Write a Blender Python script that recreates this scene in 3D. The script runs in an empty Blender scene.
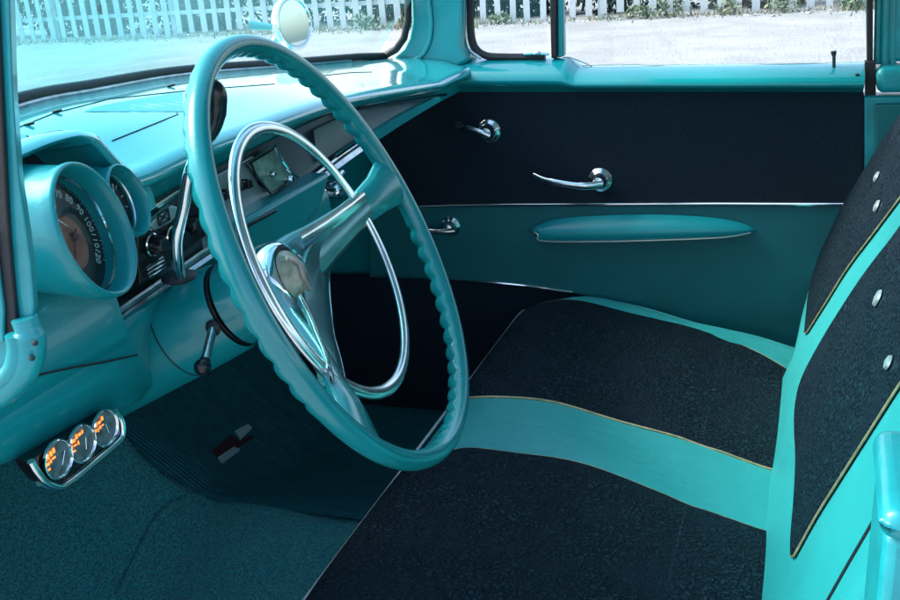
import bpy, bmesh, math, random
from math import sin, cos, pi, radians, sqrt, exp, atan2
from mathutils import Vector, Matrix
random.seed(7)
sc = bpy.context.scene
col = sc.collection
V = Vector

# ------------------------------------------------------------------ camera calibration (metres; X to the rear of the car, Y across, Z up)
F = 1004.82; CX = 450.0; CY = 317.21
R = Matrix(((0.941970150974107, -0.05685684136669253, 0.33084669299181374),
            (0.32848010495049407, 0.3593654849568266, -0.87347425198082),
            (-0.06923189529060385, 0.9314632294468445, 0.35718790133894934)))
CAM = V((0.0, -0.48927, 1.45))

def ray(px, py):
    return R @ V((px - CX, -(py - CY), -F))
def at(px, py, X=None, Y=None, Z=None):
    q = ray(px, py)
    if X is not None: t = (X - CAM.x) / q.x
    elif Y is not None: t = (Y - CAM.y) / q.y
    else: t = (Z - CAM.z) / q.z
    return CAM + q * t
def onplane(px, py, P0, n):
    q = ray(px, py)
    return CAM + q * ((P0 - CAM).dot(n) / q.dot(n))
def onfield(px, py, fn, z0):
    z = z0
    for _ in range(30):
        P = at(px, py, Z=z)
        z = 0.5 * z + 0.5 * fn(P.x, P.y)
    return P

# ------------------------------------------------------------------ materials
def mat(name, base=(.5, .5, .5), rough=.5, metal=0., spec=.5, coat=0., bump=None, vary=None, trans=0., emit=None, sheen=0., coord='Object'):
    m = bpy.data.materials.new(name); m.use_nodes = True
    nt = m.node_tree; b = nt.nodes['Principled BSDF']
    b.inputs['Base Color'].default_value = (*base, 1)
    b.inputs['Roughness'].default_value = rough
    b.inputs['Metallic'].default_value = metal
    b.inputs['Specular IOR Level'].default_value = spec
    b.inputs['Coat Weight'].default_value = coat
    b.inputs['Coat Roughness'].default_value = .06
    b.inputs['Transmission Weight'].default_value = trans
    b.inputs['Sheen Weight'].default_value = sheen
    if emit:
        b.inputs['Emission Color'].default_value = (*emit[0], 1); b.inputs['Emission Strength'].default_value = emit[1]
    tc = nt.nodes.new('ShaderNodeTexCoord'); src = tc.outputs[coord]
    if vary:                                   # (scale, darker factor, lighter factor)
        n = nt.nodes.new('ShaderNodeTexNoise'); n.inputs['Scale'].default_value = vary[0]; n.inputs['Detail'].default_value = 6
        r = nt.nodes.new('ShaderNodeValToRGB')
        r.color_ramp.elements[0].position = .3; r.color_ramp.elements[1].position = .7
        r.color_ramp.elements[0].color = (*[c * vary[1] for c in base], 1)
        r.color_ramp.elements[1].color = (*[c * vary[2] for c in base], 1)
        nt.links.new(src, n.inputs['Vector']); nt.links.new(n.outputs['Fac'], r.inputs['Fac'])
        nt.links.new(r.outputs['Color'], b.inputs['Base Color'])
        rr = nt.nodes.new('ShaderNodeMapRange'); rr.inputs['To Min'].default_value = max(0, rough - .06); rr.inputs['To Max'].default_value = rough + .08
        nt.links.new(n.outputs['Fac'], rr.inputs['Value']); nt.links.new(rr.outputs['Result'], b.inputs['Roughness'])
    if bump:                                   # list of (kind, scale, distance)
        prev = None
        for kind, s, d in bump:
            if kind == 'noise':
                t = nt.nodes.new('ShaderNodeTexNoise'); t.inputs['Scale'].default_value = s; t.inputs['Detail'].default_value = 4; out = t.outputs['Fac']
            elif kind == 'cells':
                t = nt.nodes.new('ShaderNodeTexVoronoi'); t.feature = 'F1'; t.inputs['Scale'].default_value = s; out = t.outputs['Distance']
            elif kind == 'wave':
                t = nt.nodes.new('ShaderNodeTexWave'); t.bands_direction = 'Y'; t.inputs['Scale'].default_value = s; t.inputs['Distortion'].default_value = 0; out = t.outputs['Fac']
            nt.links.new(src, t.inputs['Vector'])
            bp = nt.nodes.new('ShaderNodeBump'); bp.inputs['Distance'].default_value = d; bp.inputs['Strength'].default_value = 1
            nt.links.new(out, bp.inputs['Height'])
            if prev: nt.links.new(prev.outputs['Normal'], bp.inputs['Normal'])
            prev = bp
        nt.links.new(prev.outputs['Normal'], b.inputs['Normal'])
    return m

def set_coat_ior(m, v):
    m.node_tree.nodes['Principled BSDF'].inputs['Coat IOR'].default_value = v

def brocade(name, base, hi, scale=95.):
    """black cloth woven with a raised wandering worm-like figure"""
    m = mat(name, base, .62, spec=.30, sheen=.0); m.node_tree.nodes['Principled BSDF'].inputs['Specular Tint'].default_value = (.6, .84, 1, 1)
    nt = m.node_tree; b = nt.nodes['Principled BSDF']
    tc = nt.nodes.new('ShaderNodeTexCoord')
    n1 = nt.nodes.new('ShaderNodeTexNoise'); n1.inputs['Scale'].default_value = 45; n1.inputs['Detail'].default_value = 2
    mix = nt.nodes.new('ShaderNodeVectorMath'); mix.operation = 'MULTIPLY_ADD'
    mix.inputs[1].default_value = (.030,) * 3
    nt.links.new(tc.outputs['Object'], n1.inputs['Vector'])
    nt.links.new(n1.outputs['Color'], mix.inputs[0]); nt.links.new(tc.outputs['Object'], mix.inputs[2])
    v = nt.nodes.new('ShaderNodeTexVoronoi'); v.feature = 'DISTANCE_TO_EDGE'; v.inputs['Scale'].default_value = scale
    nt.links.new(mix.outputs[0], v.inputs['Vector'])
    rp = nt.nodes.new('ShaderNodeMapRange'); rp.inputs['From Min'].default_value = .02; rp.inputs['From Max'].default_value = .22
    nt.links.new(v.outputs['Distance'], rp.inputs['Value'])
    # broad patches where the pile is worn flat
    n2 = nt.nodes.new('ShaderNodeTexNoise'); n2.inputs['Scale'].default_value = 9; n2.inputs['Detail'].default_value = 5
    nt.links.new(tc.outputs['Object'], n2.inputs['Vector'])
    w = nt.nodes.new('ShaderNodeMapRange'); w.inputs['From Min'].default_value = .38; w.inputs['From Max'].default_value = .62
    w.inputs['To Min'].default_value = .15
    nt.links.new(n2.outputs['Fac'], w.inputs['Value'])
    mu = nt.nodes.new('ShaderNodeMath'); mu.operation = 'MULTIPLY'
    nt.links.new(rp.outputs['Result'], mu.inputs[0]); nt.links.new(w.outputs['Result'], mu.inputs[1])
    n3 = nt.nodes.new('ShaderNodeTexNoise'); n3.inputs['Scale'].default_value = 420; n3.inputs['Detail'].default_value = 2
    nt.links.new(tc.outputs['Object'], n3.inputs['Vector'])
    b1 = nt.nodes.new('ShaderNodeBump'); b1.inputs['Distance'].default_value = .008
    b2 = nt.nodes.new('ShaderNodeBump'); b2.inputs['Distance'].default_value = .002; b2.inputs['Strength'].default_value = .8
    nt.links.new(mu.outputs[0], b1.inputs['Height']); nt.links.new(n3.outputs['Fac'], b2.inputs['Height'])
    nt.links.new(b1.outputs['Normal'], b2.inputs['Normal']); nt.links.new(b2.outputs['Normal'], b.inputs['Normal'])
    cr = nt.nodes.new('ShaderNodeMix'); cr.data_type = 'RGBA'
    cr.inputs[6].default_value = (*base, 1); cr.inputs[7].default_value = (*hi, 1)
    nt.links.new(mu.outputs[0], cr.inputs[0]); nt.links.new(cr.outputs[2], b.inputs['Base Color'])
    return m

def carpet_mat(name, a, b_, scale=170.):
    m = mat(name, a, .95, spec=.15, sheen=.3)
    nt = m.node_tree; b = nt.nodes['Principled BSDF']
    tc = nt.nodes.new('ShaderNodeTexCoord')
    v = nt.nodes.new('ShaderNodeTexVoronoi'); v.inputs['Scale'].default_value = scale
    n = nt.nodes.new('ShaderNodeTexNoise'); n.inputs['Scale'].default_value = scale * .6; n.inputs['Detail'].default_value = 6
    for t in (v, n): nt.links.new(tc.outputs['Object'], t.inputs['Vector'])
    mu = nt.nodes.new('ShaderNodeMath'); mu.operation = 'SUBTRACT'
    nt.links.new(n.outputs['Fac'], mu.inputs[0]); nt.links.new(v.outputs['Distance'], mu.inputs[1])
    r = nt.nodes.new('ShaderNodeMapRange'); r.inputs['From Min'].default_value = -.35; r.inputs['From Max'].default_value = .5
    nt.links.new(mu.outputs[0], r.inputs['Value'])
    bp = nt.nodes.new('ShaderNodeBump'); bp.inputs['Distance'].default_value = .006
    nt.links.new(r.outputs['Result'], bp.inputs['Height']); nt.links.new(bp.outputs['Normal'], b.inputs['Normal'])
    cr = nt.nodes.new('ShaderNodeMix'); cr.data_type = 'RGBA'
    cr.inputs[6].default_value = (*a, 1); cr.inputs[7].default_value = (*b_, 1)
    nt.links.new(r.outputs['Result'], cr.inputs[0]); nt.links.new(cr.outputs[2], b.inputs['Base Color'])
    return m

def glass_mat(name, tint_left, tint_right, gloss=.10, gradient=False):
    m = bpy.data.materials.new(name); m.use_nodes = True; nt = m.node_tree
    for n in list(nt.nodes): nt.nodes.remove(n)
    out = nt.nodes.new('ShaderNodeOutputMaterial')
    tr = nt.nodes.new('ShaderNodeBsdfTransparent'); gl = nt.nodes.new('ShaderNodeBsdfGlossy'); mx = nt.nodes.new('ShaderNodeMixShader')
    gl.inputs['Roughness'].default_value = .02
    tr.inputs['Color'].default_value = (*tint_right, 1)
    lf = nt.nodes.new('ShaderNodeLayerWeight'); lf.inputs[0].default_value = .5      # Schlick's curve, the same from both sides of the pane
    pw = nt.nodes.new('ShaderNodeMath'); pw.operation = 'POWER'; pw.inputs[1].default_value = 5
    lw = nt.nodes.new('ShaderNodeMath'); lw.operation = 'MULTIPLY_ADD'; lw.inputs[1].default_value = .92 if gloss > .05 else .12; lw.inputs[2].default_value = .06 if gloss > .05 else gloss
    nt.links.new(lf.outputs['Facing'], pw.inputs[0]); nt.links.new(pw.outputs[0], lw.inputs[0])
    nt.links.new(lw.outputs[0], mx.inputs[0]); nt.links.new(tr.outputs[0], mx.inputs[1]); nt.links.new(gl.outputs[0], mx.inputs[2])
    nt.links.new(mx.outputs[0], out.inputs[0])
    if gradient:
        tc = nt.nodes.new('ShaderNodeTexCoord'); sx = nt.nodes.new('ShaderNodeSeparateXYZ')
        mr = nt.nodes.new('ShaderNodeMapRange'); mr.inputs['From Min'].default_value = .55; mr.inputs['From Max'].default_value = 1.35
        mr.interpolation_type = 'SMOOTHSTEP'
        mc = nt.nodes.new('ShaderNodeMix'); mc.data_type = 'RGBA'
        mc.inputs[6].default_value = (*tint_left, 1); mc.inputs[7].default_value = (*tint_right, 1)  # real cyan tint, deepened on the near side to imitate the dash's reflection
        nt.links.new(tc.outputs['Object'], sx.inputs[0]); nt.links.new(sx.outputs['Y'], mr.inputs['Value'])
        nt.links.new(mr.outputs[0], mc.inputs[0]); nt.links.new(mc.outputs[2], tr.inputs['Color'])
        # cyan veil painted in for glare on the pane, stronger on the near half
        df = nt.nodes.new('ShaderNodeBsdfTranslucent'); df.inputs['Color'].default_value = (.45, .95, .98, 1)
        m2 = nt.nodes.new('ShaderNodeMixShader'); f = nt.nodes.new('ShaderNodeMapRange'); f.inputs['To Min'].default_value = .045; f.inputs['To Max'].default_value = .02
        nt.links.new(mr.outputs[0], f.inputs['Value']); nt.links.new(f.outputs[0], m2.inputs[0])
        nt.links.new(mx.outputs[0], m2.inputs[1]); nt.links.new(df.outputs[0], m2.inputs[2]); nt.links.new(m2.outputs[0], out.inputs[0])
    return m

TQ = (.003, .275, .30)
M = dict(
    lowpaint=mat('turquoise_lower_paint', (.002, .235, .255), .33, coat=.25, vary=(6, .95, 1.05), bump=[('noise', 160, .0002)]),
    paint=mat('turquoise_paint', TQ, .22, coat=.6, vary=(7, .93, 1.06), bump=[('noise', 60, .0002)]),
    dashpaint=mat('turquoise_dash_paint', (.006, .31, .34), .28, coat=1., vary=(5, .94, 1.05), bump=[('noise', 140, .00025)]),
    jamb=mat('turquoise_jamb_paint', (.006, .30, .33), .35, coat=.3, vary=(22, .75, 1.1), bump=[('noise', 45, .0012)]),
    wheelp=mat('turquoise_wheel_plastic', (.005, .215, .23), .27, coat=.45, vary=(6, .93, 1.05), bump=[('noise', 90, .0002)]),
    vinyl=mat('turquoise_seat_vinyl', (.035, .38, .375), .42, spec=.5, vary=(3, .96, 1.03), bump=[('noise', 11, .005), ('noise', 650, .0004)]),
    doorvinyl=mat('teal_door_vinyl', (.004, .14, .155), .5, vary=(10, .9, 1.1), bump=[('noise', 500, .0003), ('noise', 9, .002)]),
    armvinyl=mat('turquoise_armrest_vinyl', (.007, .29, .32), .32, spec=.5, bump=[('noise', 350, .0002)]),
    fabric=brocade('black_brocade', (.0015, .0075, .0145), (.009, .029, .044), 105.),
    blackpanel=mat('black_door_cloth', (.010, .019, .030), .9, spec=.2, vary=(260, .55, 1.7), bump=[('noise', 420, .002), ('noise', 7, .004)]),
    piping=mat('gold_piping', (.55, .40, .22), .35, metal=.3, vary=(60, .7, 1.2)),
    silverpipe=mat('silver_piping', (.6, .62, .6), .3, metal=.5),
    thread=mat('grey_thread', (.07, .10, .12), .7),
    chrome=mat('chrome', (.82, .85, .86), .07, metal=1, vary=(30, .93, 1.0)),
    worn=mat('worn_chrome', (.55, .58, .60), .22, metal=1, vary=(40, .6, 1.1), bump=[('noise', 60, .0006)]),
    satin=mat('satin_chrome', (.80, .84, .86), .20, metal=1, vary=(50, .85, 1.05)),
    grille=mat('fine_grille_metal', (.17, .22, .25), .35, metal=.85),
    alu=mat('dark_anodised_trim', (.05, .08, .10), .36, metal=.75, vary=(20, .8, 1.15)),
    alulight=mat('brushed_radio_face', (.38, .45, .48), .33, metal=.85, vary=(18, .85, 1.1)),
    rubber=mat('black_rubber', (.010, .012, .016), .55, vary=(30, .7, 1.4), bump=[('noise', 90, .001)]),
    black=mat('black_gloss', (.006, .009, .012), .25),
    darkrec=mat('dark_cluster_recess', (.008, .03, .038), .5, bump=[('noise', 200, .0004)]),
    dial=mat('black_dial', (.006, .012, .016), .4),
    dialmid=mat('brown_dial_centre', (.26, .075, .05), .6, metal=.0, vary=(30, .7, 1.2)),
    numeral=mat('pale_numeral', (.40, .46, .45), .5),
    emblem=mat('cream_emblem', (.42, .36, .28), .3, metal=.35, vary=(60, .55, 1.2), bump=[('noise', 80, .002)]),
    pink=mat('pinkish_medallion', (.5, .36, .33), .35, metal=.3, vary=(70, .7, 1.1)),
    amber=mat('lit_amber_legend', (.8, .25, .03), .5, emit=((1., .17, .025), .9)),
    gaugeface=mat('smoky_gauge_face', (.10, .15, .16), .4, vary=(120, .5, 1.5)),
    radiodial=mat('greenish_radio_dial', (.16, .26, .22), .3, vary=(80, .6, 1.3)),
    carpet=carpet_mat('teal_carpet', (.016, .23, .26), (.035, .56, .58), 240.),
    floormat=mat('blue_black_rubber_mat', (.008, .11, .135), .5, vary=(30, .8, 1.3), bump=[('wave', 32, .002)]),
    badge=mat('grey_badge_metal', (.75, .80, .78), .4, metal=.4),
    red=mat('dull_red_badge', (.10, .02, .03), .5),
    headliner=mat('pale_headliner', (.45, .55, .55), .9),
    asphalt=None, glass_w=glass_mat('tinted_veiled_windscreen', (.34, .84, .88), (.86, .95, .95), gradient=True),
    glass_d=glass_mat('clear_door_glass', (.95, .97, .97), (.93, .96, .96)),
    mirror=mat('mirror_silver', (.72, .70, .68), .02, metal=1),
    fence=mat('white_fence_paint', (.62, .68, .68), .7, vary=(3, .82, 1.06), bump=[('noise', 30, .003)]),
    lens=glass_mat('dial_lens', (.9, .95, .95), (.85, .92, .93), gloss=.015),
)
def leafmat(name, a, b_):
    m = mat(name, a, .6, spec=.3)
    nt = m.node_tree; b = nt.nodes['Principled BSDF']
    g = nt.nodes.new('ShaderNodeNewGeometry'); mx = nt.nodes.new('ShaderNodeMix'); mx.data_type = 'RGBA'
    mx.inputs[6].default_value = (*a, 1); mx.inputs[7].default_value = (*b_, 1)
    nt.links.new(g.outputs['Random Per Island'], mx.inputs[0]); nt.links.new(mx.outputs[2], b.inputs['Base Color'])
    return m
M['leaf'] = leafmat('dark_hedge_leaf', (.015, .045, .035), (.05, .10, .07))
M['weed'] = leafmat('weed_leaf', (.07, .14, .07), (.26, .31, .19))
M['dry'] = leafmat('dry_stems', (.25, .20, .13), (.42, .36, .26))
M['stem'] = mat('bark', (.06, .045, .035), .9)

def ground_mat():
    m = mat('pale_worn_asphalt', (.32, .33, .33), .85, spec=.3)
    nt = m.node_tree; b = nt.nodes['Principled BSDF']
    tc = nt.nodes.new('ShaderNodeTexCoord')
    n1 = nt.nodes.new('ShaderNodeTexNoise'); n1.inputs['Scale'].default_value = 1.1; n1.inputs['Detail'].default_value = 9; n1.inputs['Roughness'].default_value = .65
    n2 = nt.nodes.new('ShaderNodeTexNoise'); n2.inputs['Scale'].default_value = 25; n2.inputs['Detail'].default_value = 5
    for n in (n1, n2): nt.links.new(tc.outputs['Object'], n.inputs['Vector'])
    mu = nt.nodes.new('ShaderNodeMix'); mu.data_type = 'FLOAT'; mu.inputs[0].default_value = .4
    nt.links.new(n1.outputs['Fac'], mu.inputs[2]); nt.links.new(n2.outputs['Fac'], mu.inputs[3])
    r = nt.nodes.new('ShaderNodeValToRGB'); r.color_ramp.elements[0].position = .35; r.color_ramp.elements[1].position = .62
    r.color_ramp.elements[0].color = (.22, .235, .23, 1); r.color_ramp.elements[1].color = (.35, .37, .365, 1)
    nt.links.new(mu.outputs[0], r.inputs[0]); nt.links.new(r.outputs[0], b.inputs['Base Color'])
    bp = nt.nodes.new('ShaderNodeBump'); bp.inputs['Distance'].default_value = .02
    nt.links.new(n2.outputs['Fac'], bp.inputs['Height']); nt.links.new(bp.outputs[0], b.inputs['Normal'])
    return m
M['asphalt'] = ground_mat()
set_coat_ior(M['dashpaint'], 2.1)

# ------------------------------------------------------------------ object helpers
def empty(name, loc, label=None, cat=None, group=None, kind=None, parent=None):
    o = bpy.data.objects.new(name, None); col.objects.link(o)
    o.empty_display_size = .1
    if parent: o.parent = parent
    else: o.location = loc
    if label: o['label'] = label
    if cat: o['category'] = cat
    if group: o['group'] = group
    if kind: o['kind'] = kind
    return o

class MB:
    """collects faces in world space; build() links them as one mesh object"""
    def __init__(s): s.v = []; s.f = []; s.mi = []; s.cur = 0
    def add(s, vs, fs):
        o = len(s.v); s.v += [tuple(v) for v in vs]; s.f += [tuple(i + o for i in f) for f in fs]; s.mi += [s.cur] * len(fs)
    def box(s, a, b):
        x0, y0, z0 = a; x1, y1, z1 = b
        s.add([(x, y, z) for x in (x0, x1) for y in (y0, y1) for z in (z0, z1)],
              [(0, 1, 3, 2), (4, 6, 7, 5), (0, 4, 5, 1), (2, 3, 7, 6), (0, 2, 6, 4), (1, 5, 7, 3)])
    def grid(s, rows, closeu=False, closev=False):
        n = len(rows[0]); vs = [p for r in rows for p in r]; m = len(rows); fs = []
        for i in range(m if closev else m - 1):
            for j in range(n if closeu else n - 1):
                fs.append((i * n + j, i * n + (j + 1) % n, ((i + 1) % m) * n + (j + 1) % n, ((i + 1) % m) * n + j))
        s.add(vs, fs)
    def tube(s, path, r, seg=10, closed=False, caps=True, flat=None):
        P = [V(p) for p in path]; n = len(P)
        rs = r if isinstance(r, (list, tuple)) else [r] * n
        rows = []; prev = None
        for i in range(n):
            a = P[(i - 1) % n] if (closed or i) else P[0]; b = P[(i + 1) % n] if (closed or i < n - 1) else P[-1]
            t = (b - a).normalized()
            if prev is None:
                up = V((0, 0, 1)) if abs(t.z) < .9 else V((1, 0, 0))
                nrm = (up - t * up.dot(t)).normalized()
            else: nrm = (prev - t * prev.dot(t)).normalized()
            prev = nrm; bi = t.cross(nrm)
            rows.append([P[i] + (nrm * cos(2 * pi * k / seg) + bi * sin(2 * pi * k / seg) * (flat or 1)) * rs[i] for k in range(seg)])
        s.grid(rows, closeu=True, closev=closed)
        if caps and not closed:
            o = len(s.v); base = o - len(rows) * seg
            s.v += [tuple(P[0]), tuple(P[-1])]
            for k in range(seg):
                s.f.append((base + k, base + (k + 1) % seg, o)); s.f.append((o - seg + k, o - seg + (k + 1) % seg, o + 1)); s.mi += [s.cur] * 2
    def prism(s, poly, d):
        """planar polygon (list of points) extruded by vector d"""
        n = len(poly); P = [V(p) for p in poly]; d = V(d)
        s.add(P + [p + d for p in P], [tuple(range(n)), tuple(range(2 * n - 1, n - 1, -1))] + [(i, (i + 1) % n, n + (i + 1) % n, n + i) for i in range(n)])
    def lathe(s, o, ax, prof, seg=40, start=None):
        """prof: (distance along ax, radius)"""
        o = V(o); ax = V(ax).normalized(); u = (V((0, 0, 1)) if abs(ax.z) < .9 else V((1, 0, 0))); u = (u - ax * u.dot(ax)).normalized(); w = ax.cross(u)
        rows = [[o + ax * h + (u * cos(2 * pi * k / seg) + w * sin(2 * pi * k / seg)) * max(r, 1e-5) for k in range(seg)] for h, r in prof]
        s.grid(rows, closeu=True)
    def ball(s, c, r, seg=16, sc_=(1, 1, 1)):
        c = V(c); rows = []
        for i in range(seg // 2 + 1):
            a = pi * i / (seg // 2)
            rows.append([c + V((sin(a) * cos(2 * pi * k / seg) * sc_[0], sin(a) * sin(2 * pi * k / seg) * sc_[1], cos(a) * sc_[2])) * r for k in range(seg)])
        s.grid(rows, closeu=True)
    def islands(s):
        par = list(range(len(s.v)))
        def fd(i):
            while par[i] != i: par[i] = par[par[i]]; i = par[i]
            return i
        for f in s.f:
            for i in f[1:]: par[fd(i)] = fd(f[0])
        key = {}
        for f in s.f: key.setdefault(fd(f[0]), []).append(f)
        out = []
        for fs in key.values():
            ids = sorted({i for f in fs for i in f}); mp = {i: k for k, i in enumerate(ids)}
            b = MB(); b.v = [s.v[i] for i in ids]; b.f = [tuple(mp[i] for i in f) for f in fs]; b.mi = [0] * len(fs); out.append(b)
        return out
    def build_each(s, name, m, parent=None, **kw):
        return [b.build(name, m, parent, **kw) for b in s.islands()]
    def build(s, name, m, parent=None, smooth=True, bevel=0, seg=3, sub=0, solid=0, label=None, angle=40):
        me = bpy.data.meshes.new(name); me.from_pydata(s.v, [], s.f); me.validate()
        ms = m if isinstance(m, list) else [m]
        for k in ms: me.materials.append(M[k] if isinstance(k, str) else k)
        if len(ms) > 1:
            for p, k in zip(me.polygons, s.mi): p.material_index = k
        bm = bmesh.new(); bm.from_mesh(me); bmesh.ops.remove_doubles(bm, verts=bm.verts, dist=1e-6); bmesh.ops.recalc_face_normals(bm, faces=bm.faces)
        if smooth:
            for f in bm.faces: f.smooth = True
            for e in bm.edges:
                if len(e.link_faces) == 2 and e.calc_face_angle(0) > radians(angle): e.smooth = False
        bm.to_mesh(me); bm.free()
        o = bpy.data.objects.new(name, me); col.objects.link(o)
        if parent:
            o.parent = parent
            w = parent; off = V((0, 0, 0))
            while w: off += w.location; w = w.parent
            o.matrix_parent_inverse = Matrix.Translation(-off)
        if solid:
            md = o.modifiers.new('s', 'SOLIDIFY'); md.thickness = solid; md.offset = -1
        if bevel:
            md = o.modifiers.new('b', 'BEVEL'); md.width = bevel; md.segments = seg; md.limit_method = 'ANGLE'; md.angle_limit = radians(35)
            md.harden_normals = False
        if sub:
            md = o.modifiers.new('u', 'SUBSURF'); md.levels = sub; md.render_levels = sub
        if label: o['label'] = label
        return o

def cr(pts, n=8, closed=False):
    """Catmull-Rom through points"""
    P = [V(p) for p in pts]; out = []; m = len(P)
    for i in range(m if closed else m - 1):
        p0 = P[(i - 1) % m] if (closed or i) else P[0] * 2 - P[1]
        p1 = P[i]; p2 = P[(i + 1) % m]
        p3 = P[(i + 2) % m] if (closed or i < m - 2) else P[-1] * 2 - P[-2]
        for k in range(n):
            t = k / n
            out.append(.5 * ((2 * p1) + (p2 - p0) * t + (2 * p0 - 5 * p1 + 4 * p2 - p3) * t * t + (3 * p1 - p0 - 3 * p2 + p3) * t ** 3))
    if not closed: out.append(P[-1])
    return out
def cr2(pts, n=8, closed=False):
    return [(p.x, p.y) for p in cr([(x, y, 0) for x, y in pts], n, closed)]
def textmesh(body, size, origin, xdir, ydir, m, parent, name, depth=.0006):
    """lettering as geometry, centred at origin, in the plane of xdir / ydir"""
    cu = bpy.data.curves.new('t', 'FONT'); cu.body = body; cu.size = size; cu.align_x = 'CENTER'; cu.align_y = 'CENTER'; cu.extrude = depth; cu.resolution_u = 3
    to = bpy.data.objects.new('t', cu); col.objects.link(to)
    dg = bpy.context.evaluated_depsgraph_get(); me = bpy.data.meshes.new_from_object(to.evaluated_get(dg))
    bpy.data.objects.remove(to)
    xd = V(xdir).normalized(); yd = V(ydir).normalized(); zd = xd.cross(yd)
    b = MB(); b.v = [tuple(V(origin) + xd * v.co.x + yd * v.co.y + zd * v.co.z) for v in me.vertices]
    b.f = [tuple(p.vertices) for p in me.polygons]; b.mi = [0] * len(b.f)
    return b
def merge(a, b):
    o = len(a.v); a.v += b.v; a.f += [tuple(i + o for i in f) for f in b.f]; a.mi += [a.cur] * len(b.f)

# ================================================================== THE CAR
car = empty('vintage_car', (.3, .8, 0), 'turquoise and black vintage car seen across its front seat, dashboard and steering wheel', 'car')

# ---------------- passenger door (inner face at Y = DY)
DY = 1.60
def dpoly(pts, y=DY): return [at(x, yy, Y=y) for x, yy in pts]
door = empty('passenger_door', None, parent=car, label='far front door with black upper panel, teal lower panel and wind-up glass')
b = MB(); b.prism(dpoly([(370, 91.5), (864, 91.5), (864, 204.3), (640, 204.5), (370, 206)]), (0, .03, 0)); b.build('upper_panel', 'blackpanel', door, bevel=.004)
b = MB(); b.prism(dpoly([(370, 206), (640, 204.5), (864, 204.3), (864, 440), (760, 372), (660, 322), (620, 303), (575, 293), (520, 285), (450, 279), (370, 277)]), (0, .03, 0)); b.build('lower_panel', 'doorvinyl', door, smooth=False)
b = MB(); b.prism(dpoly([(300, 277.5), (370, 277.5), (450, 279.5), (520, 285.5), (575, 293.5), (620, 303.5), (660, 322.5), (760, 372.5), (864, 440.5), (864, 640), (300, 640)], DY + .004), (0, .03, 0)); b.build('kick_panel', 'blackpanel', door, smooth=False)
b = MB(); b.tube([at(x, y, Y=DY - .004) for x, y in [(420, 206.5), (470, 205.3), (560, 204.6), (640, 204.2), (720, 203.8), (845, 204.3), (864, 204.5)]], .0042, 8, flat=.8); b.build('trim_strip', 'chrome', door)
b = MB(); b.tube(cr([at(x, y, Y=DY - .003) for x, y in [(370, 276), (400, 277), (450, 279), (520, 285), (560, 290.5), (573, 292)]], 5), .0032, 8); b.build('lower_trim_strip', 'chrome', door)
b = MB()
# window sill, a rounded moulding that steps down behind the vent window
top = [(462, 62), (475, 60.5), (520, 60), (558, 60), (567, 62), (574, 67), (584, 69.3), (640, 68.8), (720, 68), (800, 67), (864, 66)]
top = cr2(top, 4); rows = []
NP = 12
for k in range(NP + 1):
    a = k / NP; row = []
    for x, y in top:
        z0 = at(x, y, Y=DY).z; zb = at(x, 92, Y=DY).z; X = at(x, 80, Y=DY).x
        th = a * pi * .5
        yy = DY - .005 - .030 * sin(th * 1.0) if a < .8 else DY - .035 + (a - .8) * .1
        # profile: from the glass line (top, back) over the nose (front) to the panel
        zz = z0 + (zb - z0) * (1 - cos(a * pi / 2)) ** .9
        row.append((X, DY + .05 - .085 * sin(min(1, a * 1.35) * pi / 2) + (max(0, a - .75) * .14), zz))
    rows.append(row)
b = MB(); b.grid(rows); b.grid([[(p[0], p[1], p[2]) for p in rows[0]], [(p[0], DY + .09, p[2] - .004) for p in rows[0]]])
b.build('window_sill', 'paint', door, angle=80)
b = MB()
for y0, yz in ((68, 0),):
    b.tube([at(x, y - .2, Y=DY + .045) for x, y in cr2([(580, 68.6), (700, 67.6), (862, 65.8)], 3)], .0025, 6)
b.build('glass_seal', 'rubber', door)
# glass
def topz(): return 1.66
b = MB(); P = [at(566, 63, Y=DY + .052), at(575, 70, Y=DY + .052), at(864, 68, Y=DY + .052)]
b.add([P[0], P[1], P[2], V((P[2].x, DY + .03, 1.62)), V((P[0].x, DY + .03, 1.62))], [(0, 1, 2, 3, 4)]); b.build('window_glass', 'glass_d', door, smooth=False)
b = MB(); b.tube(cr([at(x, y, Y=DY + .046) for x, y in [(563, 57), (572, 58), (585, 63), (592, 66.5)]], 5), .0014, 6)
b.tube(cr([at(x, y, Y=DY + .046) for x, y in [(576, 66), (620, 64), (680, 66), (740, 65), (800, 63.5), (860, 64)]], 5), .0009, 5); b.build('glass_edge_reflection', 'silverpipe', door)  # thin silver lines modelled as reflections along the foot of the glass
# vent window
vent = empty('vent_window', None, parent=door)
b = MB(); A = [at(474, 50, Y=DY + .03), at(484, 56, Y=DY + .03), at(548, 55, Y=DY + .03)]
b.add([A[0], A[1], A[2], V((A[2].x, DY + .03, 1.6)), V((A[0].x, DY + .03, 1.6))], [(0, 1, 2, 3, 4)])
b.build('vent_glass', 'glass_d', door, smooth=False)
bpy.data.objects.remove(vent)
vf = [(470.5, -50), (470.5, 0), (471, 30), (475, 47), (486, 55.5), (505, 57), (545, 57)]
b = MB(); b.tube(cr([at(x, y, Y=DY + .026) for x, y in vf], 5), .008, 8); b.build('vent_seal', 'rubber', door)
b = MB(); b.tube(cr([at(x - 5, y + 2.5, Y=DY + .020) for x, y in vf[:-2]], 5), .0045, 8); b.build('vent_frame', 'worn', door)
b = MB(); b.prism(dpoly([(548, -60), (556, -60), (557, 58), (551, 58.5)], DY + .02), (0, .03, 0)); b.build('division_bar', 'rubber', door, bevel=.003)
b = MB(); b.prism(dpoly([(557.5, -60), (562, -60), (564, 56), (558, 58)], DY + .025), (0, .02, 0)); b.build('division_channel', 'jamb', door, bevel=.002)
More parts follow.
